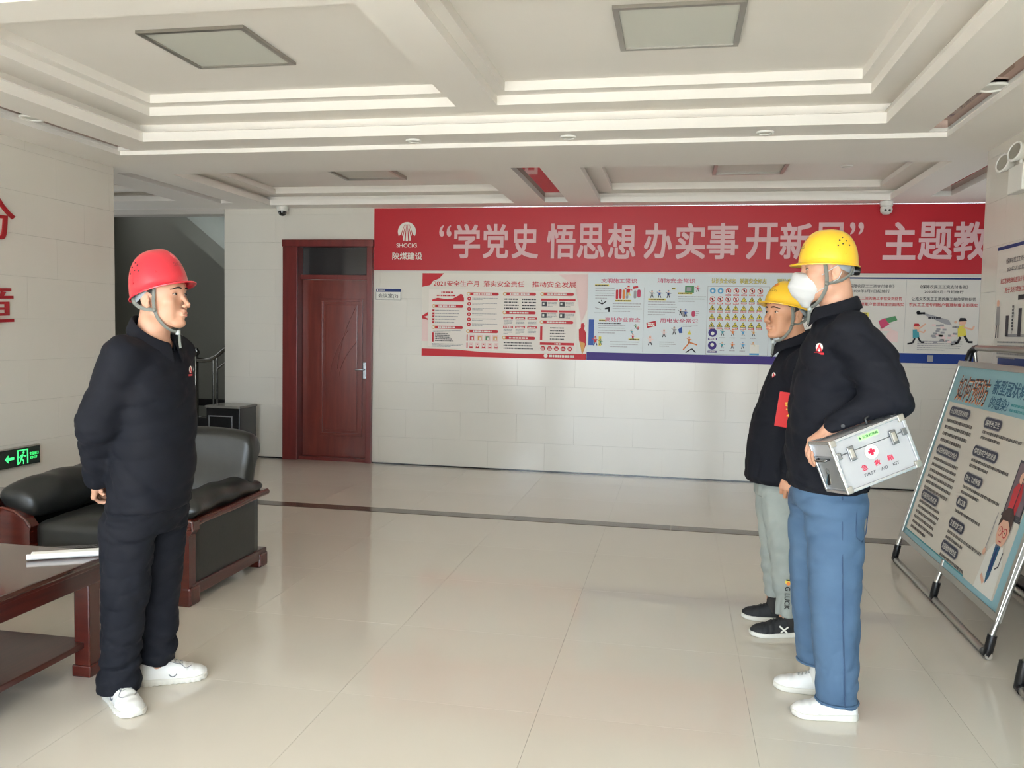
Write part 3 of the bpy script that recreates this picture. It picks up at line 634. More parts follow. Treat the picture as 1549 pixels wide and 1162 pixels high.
# ---- red brush lettering on the left wall (applied characters)
lt = thing('wall_lettering', 'large red brush-style characters fixed to the left wall, cut off by the frame', 'lettering', (LX, 5.0, 1.8))
m_let = mat('red_letter', (158, 16, 28), .4)
def letter(ch, y0, y1, z0, z1):
    co, fs = glyphs(ch, .0); n = len(co)
    me = bpy.data.meshes.new('character')
    vs = [(.012, y0+x*(y1-y0)+.04*(y-.5)*.0, z0+y*(z1-z0)+.02*x) for x, y, _ in co.tolist()]
    vb = [(.001, a[1], a[2]) for a in vs]
    me.from_pydata([(v[0], v[1]-5.0, v[2]-1.8) for v in vs+vb], [], [tuple(f) for f in fs]+[tuple(i+n for i in reversed(f)) for f in fs])
    bm = bmesh.new(); bm.from_mesh(me)
    be = [e for e in bm.edges if len(e.link_faces) == 1 and e.verts[0].index < n]
    bm.verts.ensure_lookup_table()
    for e in be:
        i, j = e.verts[0].index, e.verts[1].index
        try: bm.faces.new((bm.verts[i], bm.verts[j], bm.verts[j+n], bm.verts[i+n]))
        except Exception: pass
    bmesh.ops.recalc_face_normals(bm, faces=bm.faces); bm.to_mesh(me); bm.free()
    obj('character', me, m_let, lt)
letter('分', 4.76, 5.19, 1.99, 2.27); letter('障', 4.72, 5.16, 1.38, 1.69)

# ---- notice on the right wall, emergency lamp
nt_ = thing('wall_notice', 'white notice poster with dark blue top line on the right wall, partly out of frame', 'poster', (RX, 5.98, 2.05))
box('sheet', -.006, -.001, -1.3, 0, -.78, 0, ink('ivory_sheet', (214, 210, 202)), nt_)
B = Board(nt_, (-.0068, 0, 0), (0, -1, 0), (0, 0, -1), (-1, 0, 0), 1.3, .78, 1.3, .78)
B.rect(0, .002, 1.3, .022, m_navy, 1); B.rect(.1, .70, 1.2, .08, m_bband, 1)
for k in range(2):
    u = .08+k*.62; B.text('《保障农民工工资支付条例》', u+.08, .085, .42, .034, m_dink, 2, .01); B.text('2020年5月1日起施行', u+.10, .14, .34, .028, m_dink, 2, .01)
    B.text('施工总承包单位应当开设专用账户', u, .205, .52, .034, m_rink, 2, .02); B.text('用于支付农民工工资', u+.08, .265, .4, .034, m_rink, 2, .02); B.lines(u, .60, .5, 5, .024, .010, m_gink, 2)
B.disc(.06, .36, .022, m_skinp, 2); B.poly([(.04, .38), (.09, .38), (.10, .50), (.03, .50)], m_gink, 2); B.line([(.05, .50), (.045, .58)], .018, m_dink, 2); B.line([(.08, .50), (.085, .58)], .018, m_dink, 2)
B.rect(.20, .44, .05, .13, m_dink, 2); B.rect(.38, .32, .09, .03, m_blk, 2); B.rect(.40, .40, .05, .17, m_dink, 3); B.lines(.30, .38, .03, 9, .02, .014, m_dink, 3); B.rect(.22, .555, .3, .018, m_gink, 2)
B.done()
em = thing('emergency_lamp', 'white twin-head emergency lamp high on the right wall', 'lamp', (RX, 5.62, 2.44))
box('body', -.06, -.001, -.12, .10, -.10, .06, m_wwhite, em, .006)
for y, z in ((.14, .10), (-.05, .13)):
    M = Matrix.Translation((-.07, y, z)) @ Matrix.Rotation(math.radians(-75), 4, 'Y') @ Matrix.Rotation(math.radians(15), 4, 'X')
    h_ = latheo('lamp_head', [(.001, -.05), (.03, -.045), (.058, 0), (.062, .015), (.056, .02), (.05, .012), (.001, .004)], m_wwhite, em, 24, M)
    latheo('reflector', [(.001, .012), (.03, .013), (.048, .017), (.001, .018)], mat('reflector', (190, 188, 180), .15, metal=.8), h_, 20, M)
    tubeo('bracket', [(-.03, y*.6, .04), (-.05, y, z-.03), (-.06, y, z)], .01, m_wwhite, em)

# ---- coffee table, booklet, shelf
m_wood = mat('dark_red_wood', (74, 30, 24), .28, noise=(4, .7, (48, 20, 18), (14, 1.2, 14)), coat=.4)
m_woodtop = mat('dark_wood_top', (82, 56, 48), .12, noise=(4, .6, (60, 38, 34), (14, 1.2, 14)), coat=.6)
m_woodr = mat('reddish_wood', (84, 30, 22), .25, noise=(4, .6, (58, 20, 16), (1, 1, 6)), coat=.5)
tb = thing('coffee_table', 'dark red-brown wooden coffee table with lower shelf, cut off by the left edge', 'table', (-2.28, 3.13, 0))
box('table_top', -1.25, 0, -1.22, 0, .476, .50, m_woodtop, tb, .008)
bm = nbm(); 
for a in ((-1.22, -.03, -.045, -.02), (-1.22, -.03, -1.20, -1.175)): bx(bm, a[0], a[1], a[2], a[3], .395, .476, .004)
for a in ((-.045, -.02), (-1.23, -1.205)): bx(bm, a[0], a[1], -1.2, -.02, .395, .476, .004)
bx(bm, -1.24, -.008, -1.212, -.008, .462, .477, .003)
obj('apron', bm, m_wood, tb)
for x in (-1.17, -.08):
    for y in (-1.14, -.08):
        bm = nbm(); bx(bm, x-.035, x+.035, y-.035, y+.035, 0, .47, .005); bx(bm, x-.042, x+.042, y-.042, y+.042, 0, .05, .006); obj('leg', bm, m_woodr, tb)
box('lower_shelf', -1.19, -.07, -1.15, -.07, .12, .145, m_wood, tb, .004)
bk = thing('booklet', 'open white booklet with folded page lying on the coffee table', 'booklet', (-2.43, 3.03, .501), math.radians(30))
m_paper = mat('paper', (232, 231, 228), .6)
bm = nbm(); n = 14; pr = []
for i in range(n+1):
    t = i/n; pr.append((-.0+.10*t, .004+.022*math.sin(PI*min(1, t*1.15))**.8*(1-.3*t)))
pr2 = [(x, max(.001, z-.008)) for x, z in pr]
M = Matrix.Rotation(PI/2, 4, 'X') @ Matrix.Identity(4)
prism(bm, [(y, z) for y, z in pr]+[(y, z) for y, z in reversed(pr2)], .26, Matrix(((0, 0, 1, -.13), (1, 0, 0, -.05), (0, 1, 0, 0), (0, 0, 0, 1))))
smooth(obj('pages', bm, m_paper, bk), 30)
tubeo('rolled_edge', [(-.14, -.052, .013), (0, -.050, .014), (.13, -.048, .013)], .012, m_paper, bk, 12)
B = Board(bk, (-.12, .045, .0275), (1, 0, 0), (0, -1, -.02), (0, 0, 1), .24, .07, 240, 70); B.lines(8, 6, 224, 6, 9, 3, m_gink, 1); B.done()
# ---- side table, far left
s_t = thing('side_table', 'dark wooden side table beside the black armchair at the left edge', 'table', (-3.86, 3.9, 0))
box('table_top', -.28, .28, -.30, .30, .475, .50, m_woodtop, s_t, .008); box('apron', -.25, .25, -.27, .27, .41, .475, m_wood, s_t, .004)
for x in (-.22, .22):
    for y in (-.24, .24): box('leg', x-.025, x+.025, y-.025, y+.025, 0, .42, m_woodr, s_t, .004)
box('lower_shelf', -.22, .22, -.24, .24, .14, .16, m_wood, s_t, .003)

# ---- armchair
m_lea = mat('black_leather', (30, 31, 30), .36, spec=.5, noise=(9, .4, (42, 43, 40)), bump=(45, .12, .004))
ac = thing('armchair', 'large black leather armchair with carved dark red wooden arms', 'armchair', (-2.99, 4.32, 0))
def lumpy(name, x0, x1, y0, y1, z0, z1, bev, m, parent, dome_=0., wr=.004, seed=0, M=None, cuts=6):
    bm = nbm(); bmesh.ops.create_cube(bm, size=1)
    bmesh.ops.bevel(bm, geom=bm.edges[:], offset=.0001, segments=1, affect='EDGES') if False else None
    bmesh.ops.subdivide_edges(bm, edges=bm.edges[:], cuts=10, use_grid_fill=True)
    sx, sy, sz = x1-x0, y1-y0, z1-z0; R = np.random.RandomState(seed); ph = R.rand(6)*6
    for v in bm.verts:
        p = v.co; q = Vector((p.x*sx, p.y*sy, p.z*sz)); h = Vector((sx/2-bev, sy/2-bev, sz/2-bev))
        c = Vector([max(-h[i], min(h[i], q[i])) for i in range(3)]); d = q-c
        if d.length > 1e-6: q = c+d.normalized()*bev*min(1, max(abs(d.x), abs(d.y), abs(d.z))/bev)
        ex_ = (1-(2*p.x)**2)*(1-(2*p.y)**2)
        if p.z > 0: q.z += dome_*ex_
        q += Vector((0, 0, 1))*wr*math.sin(14*q.x+ph[0]+3*math.sin(9*q.y+ph[1]))*math.sin(11*q.y+ph[2])
        q += Vector((0, 1, 0))*wr*.6*math.sin(17*q.x+ph[3])*math.sin(12*q.z+ph[4])
        q = q+Vector(((x0+x1)/2, (y0+y1)/2, (z0+z1)/2)); v.co = M @ q if M is not None else q
    return smooth(obj(name, bm, m, parent))
# frame: side panels run front (y -.42) to back (y .42); right outer side x=.56
for s in (1, -1):
    xo = .555*s
    sp = lumpy('side_panel', min(xo, xo-.05*s), max(xo, xo-.05*s), -.36, .34, .08, .43, .01, m_lea, ac, 0, .0)
    bm = nbm()      # curved arm rail of wood
    pts = [(-.417, .415), (-.40, .44), (-.30, .452), (0, .455), (.32, .47), (.42, .47)]
    for (a, b) in zip(pts, pts[1:]):
        v4 = []
        for (y, z) in (a, b):
            for dz in (0, .035):
                for dx in (.018, -.075): v4.append(bm.verts.new((xo+dx*s, y, z-.035+dz)))
        i = v4; F = [(0, 1, 3, 2), (4, 6, 7, 5), (0, 2, 6, 4), (1, 5, 7, 3), (2, 3, 7, 6), (0, 4, 5, 1)]
        for f in F: bm.faces.new([i[k] for k in f])
    bmesh.ops.recalc_face_normals(bm, faces=bm.faces); obj('arm_rail', bm, m_woodr, ac)
    tubeo('rail_roll', [(xo+.012*s, y, z-.02) for y, z in pts], .02, m_woodr, ac, 10)
    # front column, flaring scroll
    bm = nbm(); xi = xo-.20*s; x_a, x_b = min(xo+.015*s, xi), max(xo+.015*s, xi)
    out = [(xo+.012*s, 0), (xo+.012*s, .37), (xo+.035*s, .40), (xo+.035*s, .445), (xo-.03*s, .455), (xo-.10*s, .44), (xo-.16*s, .405), (xo-.195*s, .36), (xo-.185*s, .34), (xo-.185*s, 0)]
    prism(bm, out, .06, Matrix(((1, 0, 0, 0), (0, 0, -1, -.36), (0, 1, 0, 0), (0, 0, 0, 1))))
    bmesh.ops.recalc_face_normals(bm, faces=bm.faces); col_ = obj('arm_column', bm, m_woodr, ac)
    tubeo('scroll_moulding', [(p[0], -.424, p[1]) for p in out[2:8]], .009, m_woodr, col_, 8)
    # padded arm
    bm = nbm(); ring_ = []
    prof = [(-.02, .0), (.03, .06), (.00, .13), (-.07, .165), (-.15, .15), (-.21, .08), (-.215, -.02), (-.18, -.08), (-.05, -.06)]
    ny = 12
    for j in range(ny+1):
        y = -.40+.80*j/ny; e = min(1, .55+.45*math.sin(PI*min(1, (j+.5)/4)/2)); e2 = 1-.35*max(0, (j/ny-.75)/.25)
        ring_.append([bm.verts.new((xo+(px+.09*(1-e))*s-(0)*s, y+.0*px, .455+pz*e*e2*(.72 if s > 0 else 1)+.012*math.sin(j*1.7+px*20))) for px, pz in prof])
    for a, b in zip(ring_, ring_[1:]):
        for k in range(len(prof)): bm.faces.new((a[k], a[(k+1) % len(prof)], b[(k+1) % len(prof)], b[k]))
    bm.faces.new(list(reversed(ring_[0]))); bm.faces.new(ring_[-1]); bmesh.ops.recalc_face_normals(bm, faces=bm.faces)
    a_ = smooth(obj('arm_pad', bm, m_lea, ac)); md = a_.modifiers.new('sub', 'SUBSURF'); md.levels = 2; md.render_levels = 2
    box('base_rail', min(xo+.014*s, xo-.05*s), max(xo+.014*s, xo-.05*s), -.40, .42, .045, .11, m_wood, ac, .008)
    for y in (-.375, .375): box('foot', xo-.055*s-.04, xo-.055*s+.075 if s > 0 else xo-.055*s+.04, y-.049, y+.049, 0, .085 if y > 0 else .10, m_woodr, ac, .012)
lumpy('seat_cushion', -.35, .35, -.42, .22, .24, .40, .05, m_lea, ac, .03, .004, 3)
box('seat_base', -.5, .5, -.36, .36, .08, .24, m_lea, ac, .01)
box('front_rail', -.5, .5, -.40, -.36, .05, .13, m_wood, ac, .006)
Mb = Matrix.Translation((0, .26, .38)) @ Matrix.Rotation(math.radians(-9), 4, 'X')
bm = nbm(); prof = [(-.09, -.04), (-.10, .10), (-.075, .22), (-.06, .32), (-.075, .41), (-.06, .455), (0, .475), (.075, .462), (.115, .42), (.10, .375), (.06, .36), (.05, .20), (.05, -.3)]
nx = 18; rr_ = []
for i in range(nx+1):
    x = -.54+1.08*i/nx; e = 1-.10*abs(2*i/nx-1)**6; rr_.append([bm.verts.new(Mb @ Vector((x*(1 if z < .33 else 1.03), y*(1-.12*math.cos(i/nx*PI*2)), z*e))) for y, z in prof])
for a, b in zip(rr_, rr_[1:]):
    for k in range(len(prof)): bm.faces.new((a[k], a[(k+1) % len(prof)], b[(k+1) % len(prof)], b[k]))
bm.faces.new(rr_[0]); bm.faces.new(rr_[-1]); bmesh.ops.recalc_face_normals(bm, faces=bm.faces)
b_ = smooth(obj('backrest', bm, m_lea, ac)); md = b_.modifiers.new('sub', 'SUBSURF'); md.levels = 1; md.render_levels = 2

# ---- notice stand at right
m_boardp = ink('ivory_board', (214, 207, 194), .28); m_lblue = ink('light_blue_print', (142, 184, 194)); m_bt = ink('board_text', (112, 106, 100)); m_pillc = ink('pill_print', (58, 60, 78)); m_bluet = ink('title_blue_print', (44, 100, 130))
sd = thing('notice_stand', 'aluminium floor stand holding a cream and blue virus-prevention notice board', 'notice stand', (1.44, 4.985, 0))
lean = math.atan2(.30, 1.13)
# board frame coordinates: y' runs from far (left in view) to near; built about the bottom edge
Ml = Matrix.Translation((.03, 0, .175)) @ Matrix.Rotation(lean, 4, 'Y')      # local z up the board, x = thickness
HW, BH = .855, 1.185
bm = nbm(); t_ = .035
for a in ((-HW, HW, 0, t_), (-HW, HW, BH-t_, BH)): bx(bm, -.012, .014, a[0], a[1], a[2], a[3], .003, Ml)
for a in ((-HW, -HW+t_), (HW-t_, HW)): bx(bm, -.0125, .0145, a[0], a[1], t_, BH-t_, .003, Ml)
obj('board_frame', bm, m_alu, sd)
brd = box('board', -.004, .006, -HW+t_, HW-t_, t_, BH-t_, m_boardp, sd, 0, Ml)
Wb, Hb = 2*(HW-t_), BH-2*t_
Rl = Ml.to_3x3()
B = Board(brd, Ml @ Vector((-.005, HW-t_, BH-t_)), (0, -1, 0), Rl @ Vector((0, 0, -1)), Rl @ Vector((-1, 0, 0)), Wb, Hb, 1640, 1115)
B.rect(0, 0, 1640, 230, m_lblue, 1); B.rect(0, 230, 36, 885, m_lblue, 1); B.rect(0, 1086, 1640, 29, m_lblue, 1); B.rect(36, 1078, 1100, 8, m_teal, 1); B.rect(1560, 230, 80, 885, m_lblue, 1)
B.text('如何预防', 110, 55, 520, 160, m_wht, 2, .07); B.text('如何预防', 110, 55, 520, 160, m_orange, 3, .025); B.text('如何预防', 116, 55, 520, 150, m_dink, 4, .0)
B.text('新型冠状病毒', 680, 50, 560, 85, m_bluet, 3, .04); B.text('的感染?', 700, 145, 270, 70, m_bluet, 3, .03); B.lines(1000, 165, 330, 2, 28, 14, m_teal, 3)
def pill_(t, u, v, w_): B.pill(u-5, v-5, w_+10, 66, m_gink, 2); B.pill(u, v, w_, 56, m_pillc, 3); B.text(t, u+22, v+12, w_-44, 33, m_wht, 4, .015)
pill_('什么是新型冠状病毒?', 110, 255, 360); B.lines(110, 335, 480, 4, 42, 20, m_bt, 2, .8)
pill_('新型冠状病毒的三大特点', 110, 505, 400); B.lines(110, 585, 480, 7, 38, 18, m_bt, 2, .5)
pill_('有哪些临床症状', 110, 800, 330); B.lines(110, 868, 440, 6, 34, 17, m_bt, 2, .7)
for t, u, v, w_, n in (('保持手卫生', 720, 265, 250, 2), ('保持室内空气的流通', 700, 430, 360, 2), ('防止飞沫传播', 710, 585, 270, 2), ('戴口罩', 715, 725, 160, 1), ('注意饮食习惯', 715, 850, 240, 2), ('加强锻炼增强免疫', 715, 985, 270, 1)):
    pill_(t, u, v, w_); B.lines(u+20, v+74, 560 if n > 1 else 420, n, 32, 16, m_bt, 2, .5)
# window vignette with a figure in red, and the doctor (generic cartoon people)
B.rect(1340, 420, 210, 270, m_dink, 2); B.rect(1352, 432, 186, 240, ink('mauve_print', (120, 100, 108)), 3); B.rect(1440, 432, 8, 240, m_dink, 5); B.disc(1430, 500, 30, m_skinp, 4); B.poly([(1375, 560), (1410, 525), (1460, 525), (1490, 590), (1480, 675), (1385, 675)], m_rink, 4); B.rect(1330, 690, 230, 14, m_dink, 3)
B.poly([(1300, 1086), (1320, 900), (1370, 840), (1480, 840), (1530, 910), (1545, 1086)], m_wht, 3); B.poly([(1390, 840), (1450, 840), (1440, 1000), (1415, 1040), (1400, 1000)], m_bluet, 4); B.poly([(1415, 850), (1428, 850), (1432, 960), (1420, 985), (1408, 960)], m_navy, 5)
B.disc(1420, 770, 68, m_skinp, 4, 82); B.poly([(1345, 760), (1350, 690), (1390, 655), (1450, 650), (1492, 690), (1495, 770), (1478, 740), (1440, 715), (1380, 720), (1360, 745)], ink('brown_print', (70, 48, 42)), 5)
for u in (1392, 1448): B.disc(u, 775, 24, m_rink, 6); B.disc(u, 775, 19, m_skinp, 7); B.disc(u, 775, 5, m_blk, 8)
B.line([(1412, 772), (1428, 772)], 5, m_rink, 6); B.line([(1405, 822), (1438, 822)], 6, m_rink, 6)
B.line([(1300, 700), (1290, 900)], 7, m_gink, 4); B.disc(1290, 905, 18, m_skinp, 5); B.line([(1500, 860), (1500, 930), (1470, 950)], 8, m_dink, 5); B.line([(1345, 1010), (1400, 1040)], 22, m_skinp, 5)
B.done()
# legs, feet, base tube
def Lp(y, k): return Vector((.03+.265*k*1.0-.0, y, .175+1.13*k))
for y in (HW-.012, 0, -HW+.012):
    tubeo('leg', [(-.0, y, .08), (.028, y, .17), (.045, y, .24)] if y == 0 else [(.0, y, .08), (.03, y, .175), (.33+.035, y, 1.27), (.385, y, 1.36)], .014, m_alu, sd)
    tubeo('joint_sleeve', [(.0, y-.03 if y > -.5 else y+.05, .02), (-.002, y, .024), (.002, y, .05), (.014, y, .115)], .021, m_blackp, sd, 10)
tubeo('base_tube', [(0, HW, .02), (0, -HW, .02)], .018, m_alu, sd)
for y in (HW-.012, -HW+.012):
    tubeo('top_elbow', [(.372, y, 1.32), (.388, y, 1.38), (.40, y+(-.03 if y > 0 else .03), 1.40), (.402, y+(-.07 if y > 0 else .07), 1.405)], .021, m_blackp, sd, 10)
tubeo('top_tube', [(.402, HW-.03, 1.405), (.402, -HW+.03, 1.405)], .018, m_alu, sd)
for y in (HW-.012, -HW+.012): tubeo('rear_leg', [(.41, y-.0, 1.38), (.52, y, .70), (.535, y, .02)], .013, m_alu, sd)
tubeo('rear_base_tube', [(.535, HW, .018), (.535, -HW, .018)], .018, m_alu, sd)
# ---- second stand, only its corner in view
s2 = thing('notice_stand', 'second aluminium notice stand, only its lower corner showing at the right edge', 'notice stand', (1.44, 2.93, 0))
bm = nbm()
for a in ((-HW, HW, 0, t_), (-HW, HW, BH-t_, BH)): bx(bm, -.012, .014, a[0], a[1], a[2], a[3], .003, Ml)
for a in ((-HW, -HW+t_), (HW-t_, HW)): bx(bm, -.0125, .0145, a[0], a[1], t_, BH-t_, .003, Ml)
obj('board_frame', bm, m_alu, s2); box('board', -.004, .006, -HW+t_, HW-t_, t_, BH-t_, m_lblue, s2, 0, Ml)
tubeo('base_tube', [(0, HW, .02), (0, -HW, .02)], .018, m_alu, s2)
for y in (HW-.012, -HW+.012):
    tubeo('leg', [(.0, y, .08), (.03, y, .175), (.33+.035, y, 1.27), (.385, y, 1.36)], .014, m_alu, s2)
    tubeo('joint_sleeve', [(.0, y-.03 if y > 0 else y+.05, .02), (-.002, y, .024), (.002, y, .05), (.014, y, .135)], .023, m_blackp, s2, 10)
    tubeo('rear_leg', [(.41, y-.0, 1.38), (.52, y, .70), (.535, y, .02)], .013, m_alu, s2)

# ---- first-aid case
kit = thing('first_aid_case', 'silver aluminium first-aid case with a red cross, carried under the masked man\'s arm', 'case', (.6534, 3.1313, 1.0529))
kit.rotation_mode = 'QUATERNION'
kit.rotation_quaternion = (Matrix.Rotation(.267, 3, 'Z') @ Matrix.Rotation(-.1239, 3, 'X') @ Matrix.Rotation(-.3651, 3, 'Y')).to_quaternion()
kw, kh, kd = .2721/2, .1791/2, .1594/2
m_case = mat('case_silver', (174, 176, 180), .42, metal=.3, bump=(14, .04, .004)); m_caseside = mat('case_side', (140, 144, 148), .36, metal=.5)
seam = .036
box('lid', -kw+.003, kw-.003, -kd+.003, kd-.003, seam+.001, kh-.003, m_case, kit, .002)
box('body', -kw+.003, kw-.003, -kd+.003, kd-.003, -kh+.003, seam-.001, m_case, kit, .002)
box('side_plate', -kw+.0005, -kw+.004, -kd+.01, kd-.01, -kh+.01, seam-.004, m_caseside, kit)
bm = nbm(); e_ = .011
for sx in (-1, 1):
    for sy in (-1, 1): bx(bm, sx*kw-e_/2 if sx < 0 else kw-e_/2-.0, sx*kw+e_/2, sy*kd-e_/2, sy*kd+e_/2, -kh, kh, .002)
for sz in (-1, 1):
    for sy in (-1, 1): bx(bm, -kw, kw, sy*kd-e_/2, sy*kd+e_/2, sz*kh-e_/2, sz*kh+e_/2, .002)
    for sx in (-1, 1): bx(bm, sx*kw-e_/2, sx*kw+e_/2, -kd, kd, sz*kh-e_/2, sz*kh+e_/2, .002)
obj('edge_trim', bm, mat('bright_edge', (190, 192, 195), .2, metal=.8), kit)
m_chr = mat('chrome_catch', (140, 142, 144), .2, metal=1.)
for sx in (-1, 1):
    for sz in (-1, 1):
        lathe_M = Matrix.Translation((sx*(kw-.006), -kd-.001, sz*(kh-.006))); bm = nbm(); bx(bm, -.012, .012, -.006, .003, -.012, .012, .003, lathe_M); obj('corner_cap', bm, m_alu, kit)
    box('hinge_clip', sx*(kw-.012)-.009, sx*(kw-.012)+.009, -kd-.008, -kd, seam-.012, seam+.012, m_chr, kit, .002)
for x in (-.078, .082):
    lk = box('latch', x-.012, x+.012, -kd-.008, -kd+.001, seam-.030, seam+.020, m_chr, kit, .002)
    box('latch_tongue', x-.007, x+.007, -kd-.012, -kd-.006, seam-.020, seam+.012, m_alu, lk, .002)
B = Board(kit, (-kw, -kd+.0025, kh), (1, 0, 0), (0, 0, -1), (0, -1, 0), 2*kw, 2*kh, 272, 179)
m_glab = ink('green_label', (176, 236, 160)); m_kr = ink('kit_red_print', (206, 40, 78))
B.rect(101, 13, 76, 18, m_glab, 1); B.text('✚应急救援箱' if False else '应急救援箱', 116, 17, 58, 10, ink('dark_green_print', (30, 90, 50)), 2, .02); B.rect(105, 18, 3, 9, ink('dark_green_print', (30, 90, 50)), 2); B.rect(102, 21, 9, 3, ink('dark_green_print', (30, 90, 50)), 2)
B.disc(128, 78, 26, m_gink, 1, n=32); B.disc(128, 78, 24.5, m_wht, 2, n=32); B.rect(123, 66, 10, 24, m_kr, 3); B.rect(116, 73, 24, 10, m_kr, 3)
for i, ch in enumerate('急救箱'): B.text(ch, 74+i*49, 110, 22, 20, m_kr, 2, .03)
B.text('FIRST', 76, 140, 42, 10, m_dink, 2, .01); B.text('AID', 138, 140, 26, 10, m_dink, 2, .01); B.text('KIT', 184, 140, 24, 10, m_dink, 2, .01)
B.done()
bm = nbm(); tube(bm, [(-kw-.002, -.035, .03), (-kw-.018, -.035, .03), (-kw-.022, -.02, .03), (-kw-.022, .03, .03), (-kw-.018, .045, .03), (-kw-.002, .045, .03)], .004, 8); smooth(obj('side_handle', bm, m_chr, kit))
ky = tubeo('key_ring', [(-kw-.03+.0*k, -.052+.012*math.cos(k*PI/5), -.004+.012*math.sin(k*PI/5)) for k in range(10)], .0012, m_chr, kit, 6, True)
for a, c in ((-.25, m_chr), (.15, m_blackp), (.4, mat('key_blue', (70, 110, 130), .4))):
    M = Matrix.Translation((-kw-.03, -.052, -.014)) @ Matrix.Rotation(.365, 4, 'Y') @ Matrix.Rotation(a, 4, 'X'); box('key', -.0015, .0015, -.006, .006, -.036, 0, c, ky, 0, M)
tubeo('top_handle', [(.05, .0, kh), (.05, 0, kh+.02), (.07, 0, kh+.028), (.11, 0, kh+.028), (.125, 0, kh+.02), (.125, 0, kh)], .006, m_blackp, kit)
# ================================================================== PEOPLE
# Bodies, clothes and shoes are each one continuous surface taken from a blended distance field.
def nrm(v): v = np.array(v, float); return v/np.linalg.norm(v)
def axis(lo, hi, step, fine=()):
    out = [lo]; x = lo
    while x < hi:
        s_ = step
        for a, b, fs in fine:
            if a-1e-9 <= x <= b: s_ = min(s_, fs)
            elif x < a < x+s_: s_ = max(min(s_, a-x), fs*.5)
        x += s_; out.append(x)
    return np.array(out)
class Field:
    def __init__(s, X, Y, Z):
        s.X, s.Y, s.Z = X, Y, Z; s.D = np.full((len(X), len(Y), len(Z)), 1.0, np.float32); s.M = None
    def frame(s, org=None, R=None):          # set a local frame (rows of R = local axes in field space)
        s.M = None if org is None else (np.array(org, float), np.array(R, float))
    def _sub(s, lo, hi):
        i = [np.searchsorted(a, l) for a, l in zip((s.X, s.Y, s.Z), lo)]; j = [np.searchsorted(a, h) for a, h in zip((s.X, s.Y, s.Z), hi)]
        return tuple(slice(max(0, a-1), b+1) for a, b in zip(i, j))
    def _run(s, f, pts, rad, k, op):
        pts = np.atleast_2d(np.array(pts, float))
        if s.M is not None:
            o, R = s.M; c = pts@R+o
        else: c = pts
        m = rad+k+.02; sl_ = s._sub(c.min(0)-m, c.max(0)+m)
        gx, gy, gz = np.meshgrid(s.X[sl_[0]], s.Y[sl_[1]], s.Z[sl_[2]], indexing='ij')
        if gx.size == 0: return
        if s.M is not None:
            o, R = s.M; dx, dy, dz = gx-o[0], gy-o[1], gz-o[2]
            gx, gy, gz = [R[i, 0]*dx+R[i, 1]*dy+R[i, 2]*dz for i in range(3)]
        d = f(gx, gy, gz); D = s.D[sl_]
        if op == 'add':
            if k > 0: h = np.clip(.5+.5*(D-d)/k, 0, 1); s.D[sl_] = D*(1-h)+d*h-k*h*(1-h)
            else: s.D[sl_] = np.minimum(D, d)
        elif op == 'sub':
            d = -d
            if k > 0: h = np.clip(.5-.5*(D-d)/k, 0, 1); s.D[sl_] = D*(1-h)+d*h+k*h*(1-h)
            else: s.D[sl_] = np.maximum(D, d)
    def ell(s, c, r, k=.01, op='add', R=None):
        c = np.array(c, float); r = np.array(r, float)
        def f(x, y, z):
            x, y, z = x-c[0], y-c[1], z-c[2]
            if R is not None: x, y, z = [R[i][0]*x+R[i][1]*y+R[i][2]*z for i in range(3)]
            k0 = np.sqrt((x/r[0])**2+(y/r[1])**2+(z/r[2])**2); k1 = np.sqrt((x/r[0]**2)**2+(y/r[1]**2)**2+(z/r[2]**2)**2)+1e-9
            return k0*(k0-1)/k1
        s._run(f, [c], r.max(), k, op)
    def cone(s, a, b, r1, r2, k=.01, op='add'):
        a = np.array(a, float); b = np.array(b, float); ba = b-a; L = ba@ba+1e-12
        def f(x, y, z):
            px, py, pz = x-a[0], y-a[1], z-a[2]; t = np.clip((px*ba[0]+py*ba[1]+pz*ba[2])/L, 0, 1)
            return np.sqrt((px-ba[0]*t)**2+(py-ba[1]*t)**2+(pz-ba[2]*t)**2)-(r1+(r2-r1)*t)
        s._run(f, [a, b], max(r1, r2), k, op)
    def chain(s, pts, rs, k=.01):
        for (a, b, r, q) in zip(pts, pts[1:], rs, rs[1:]): s.cone(a, b, r, q, k)
    def loft(s, zk, cx, cy, ra, rb, k=.01, p=2.0, op='add', ends=0.0):
        """stack of (super)ellipses along z"""
        zk = np.array(zk, float)
        fi = [np.array(v, float) for v in (cx, cy, ra, rb)]
        zz = np.linspace(zk[0], zk[-1], 200); sm = []
        for v in fi:
            q = np.interp(zz, zk, v); w_ = np.ones(9)/9; q2 = np.convolve(np.pad(q, 4, 'edge'), w_, 'valid'); sm.append(q2)
        def f(x, y, z):
            a_, b_, c_, d_ = [np.interp(z, zz, v) for v in sm]
            q = (np.abs((x-a_)/c_)**p+np.abs((y-b_)/d_)**p)**(1/p)
            d = (q-1)*np.minimum(c_, d_)
            return np.maximum(d, np.maximum(zk[0]-z, z-zk[-1]))
        pts = [(fi[0].min()-fi[2].max(), fi[1].min()-fi[3].max(), zk[0]), (fi[0].max()+fi[2].max(), fi[1].max()+fi[3].max(), zk[-1])]
        s._run(f, pts, .02, k, op)
    def grid(s): return np.meshgrid(s.X, s.Y, s.Z, indexing='ij')
    def ripple(s, fn):
        gx, gy, gz = s.grid(); s.D = s.D+fn(gx, gy, gz).astype(np.float32)
    def clip(s, fn):
        gx, gy, gz = s.grid(); s.D = np.maximum(s.D, fn(gx, gy, gz).astype(np.float32))
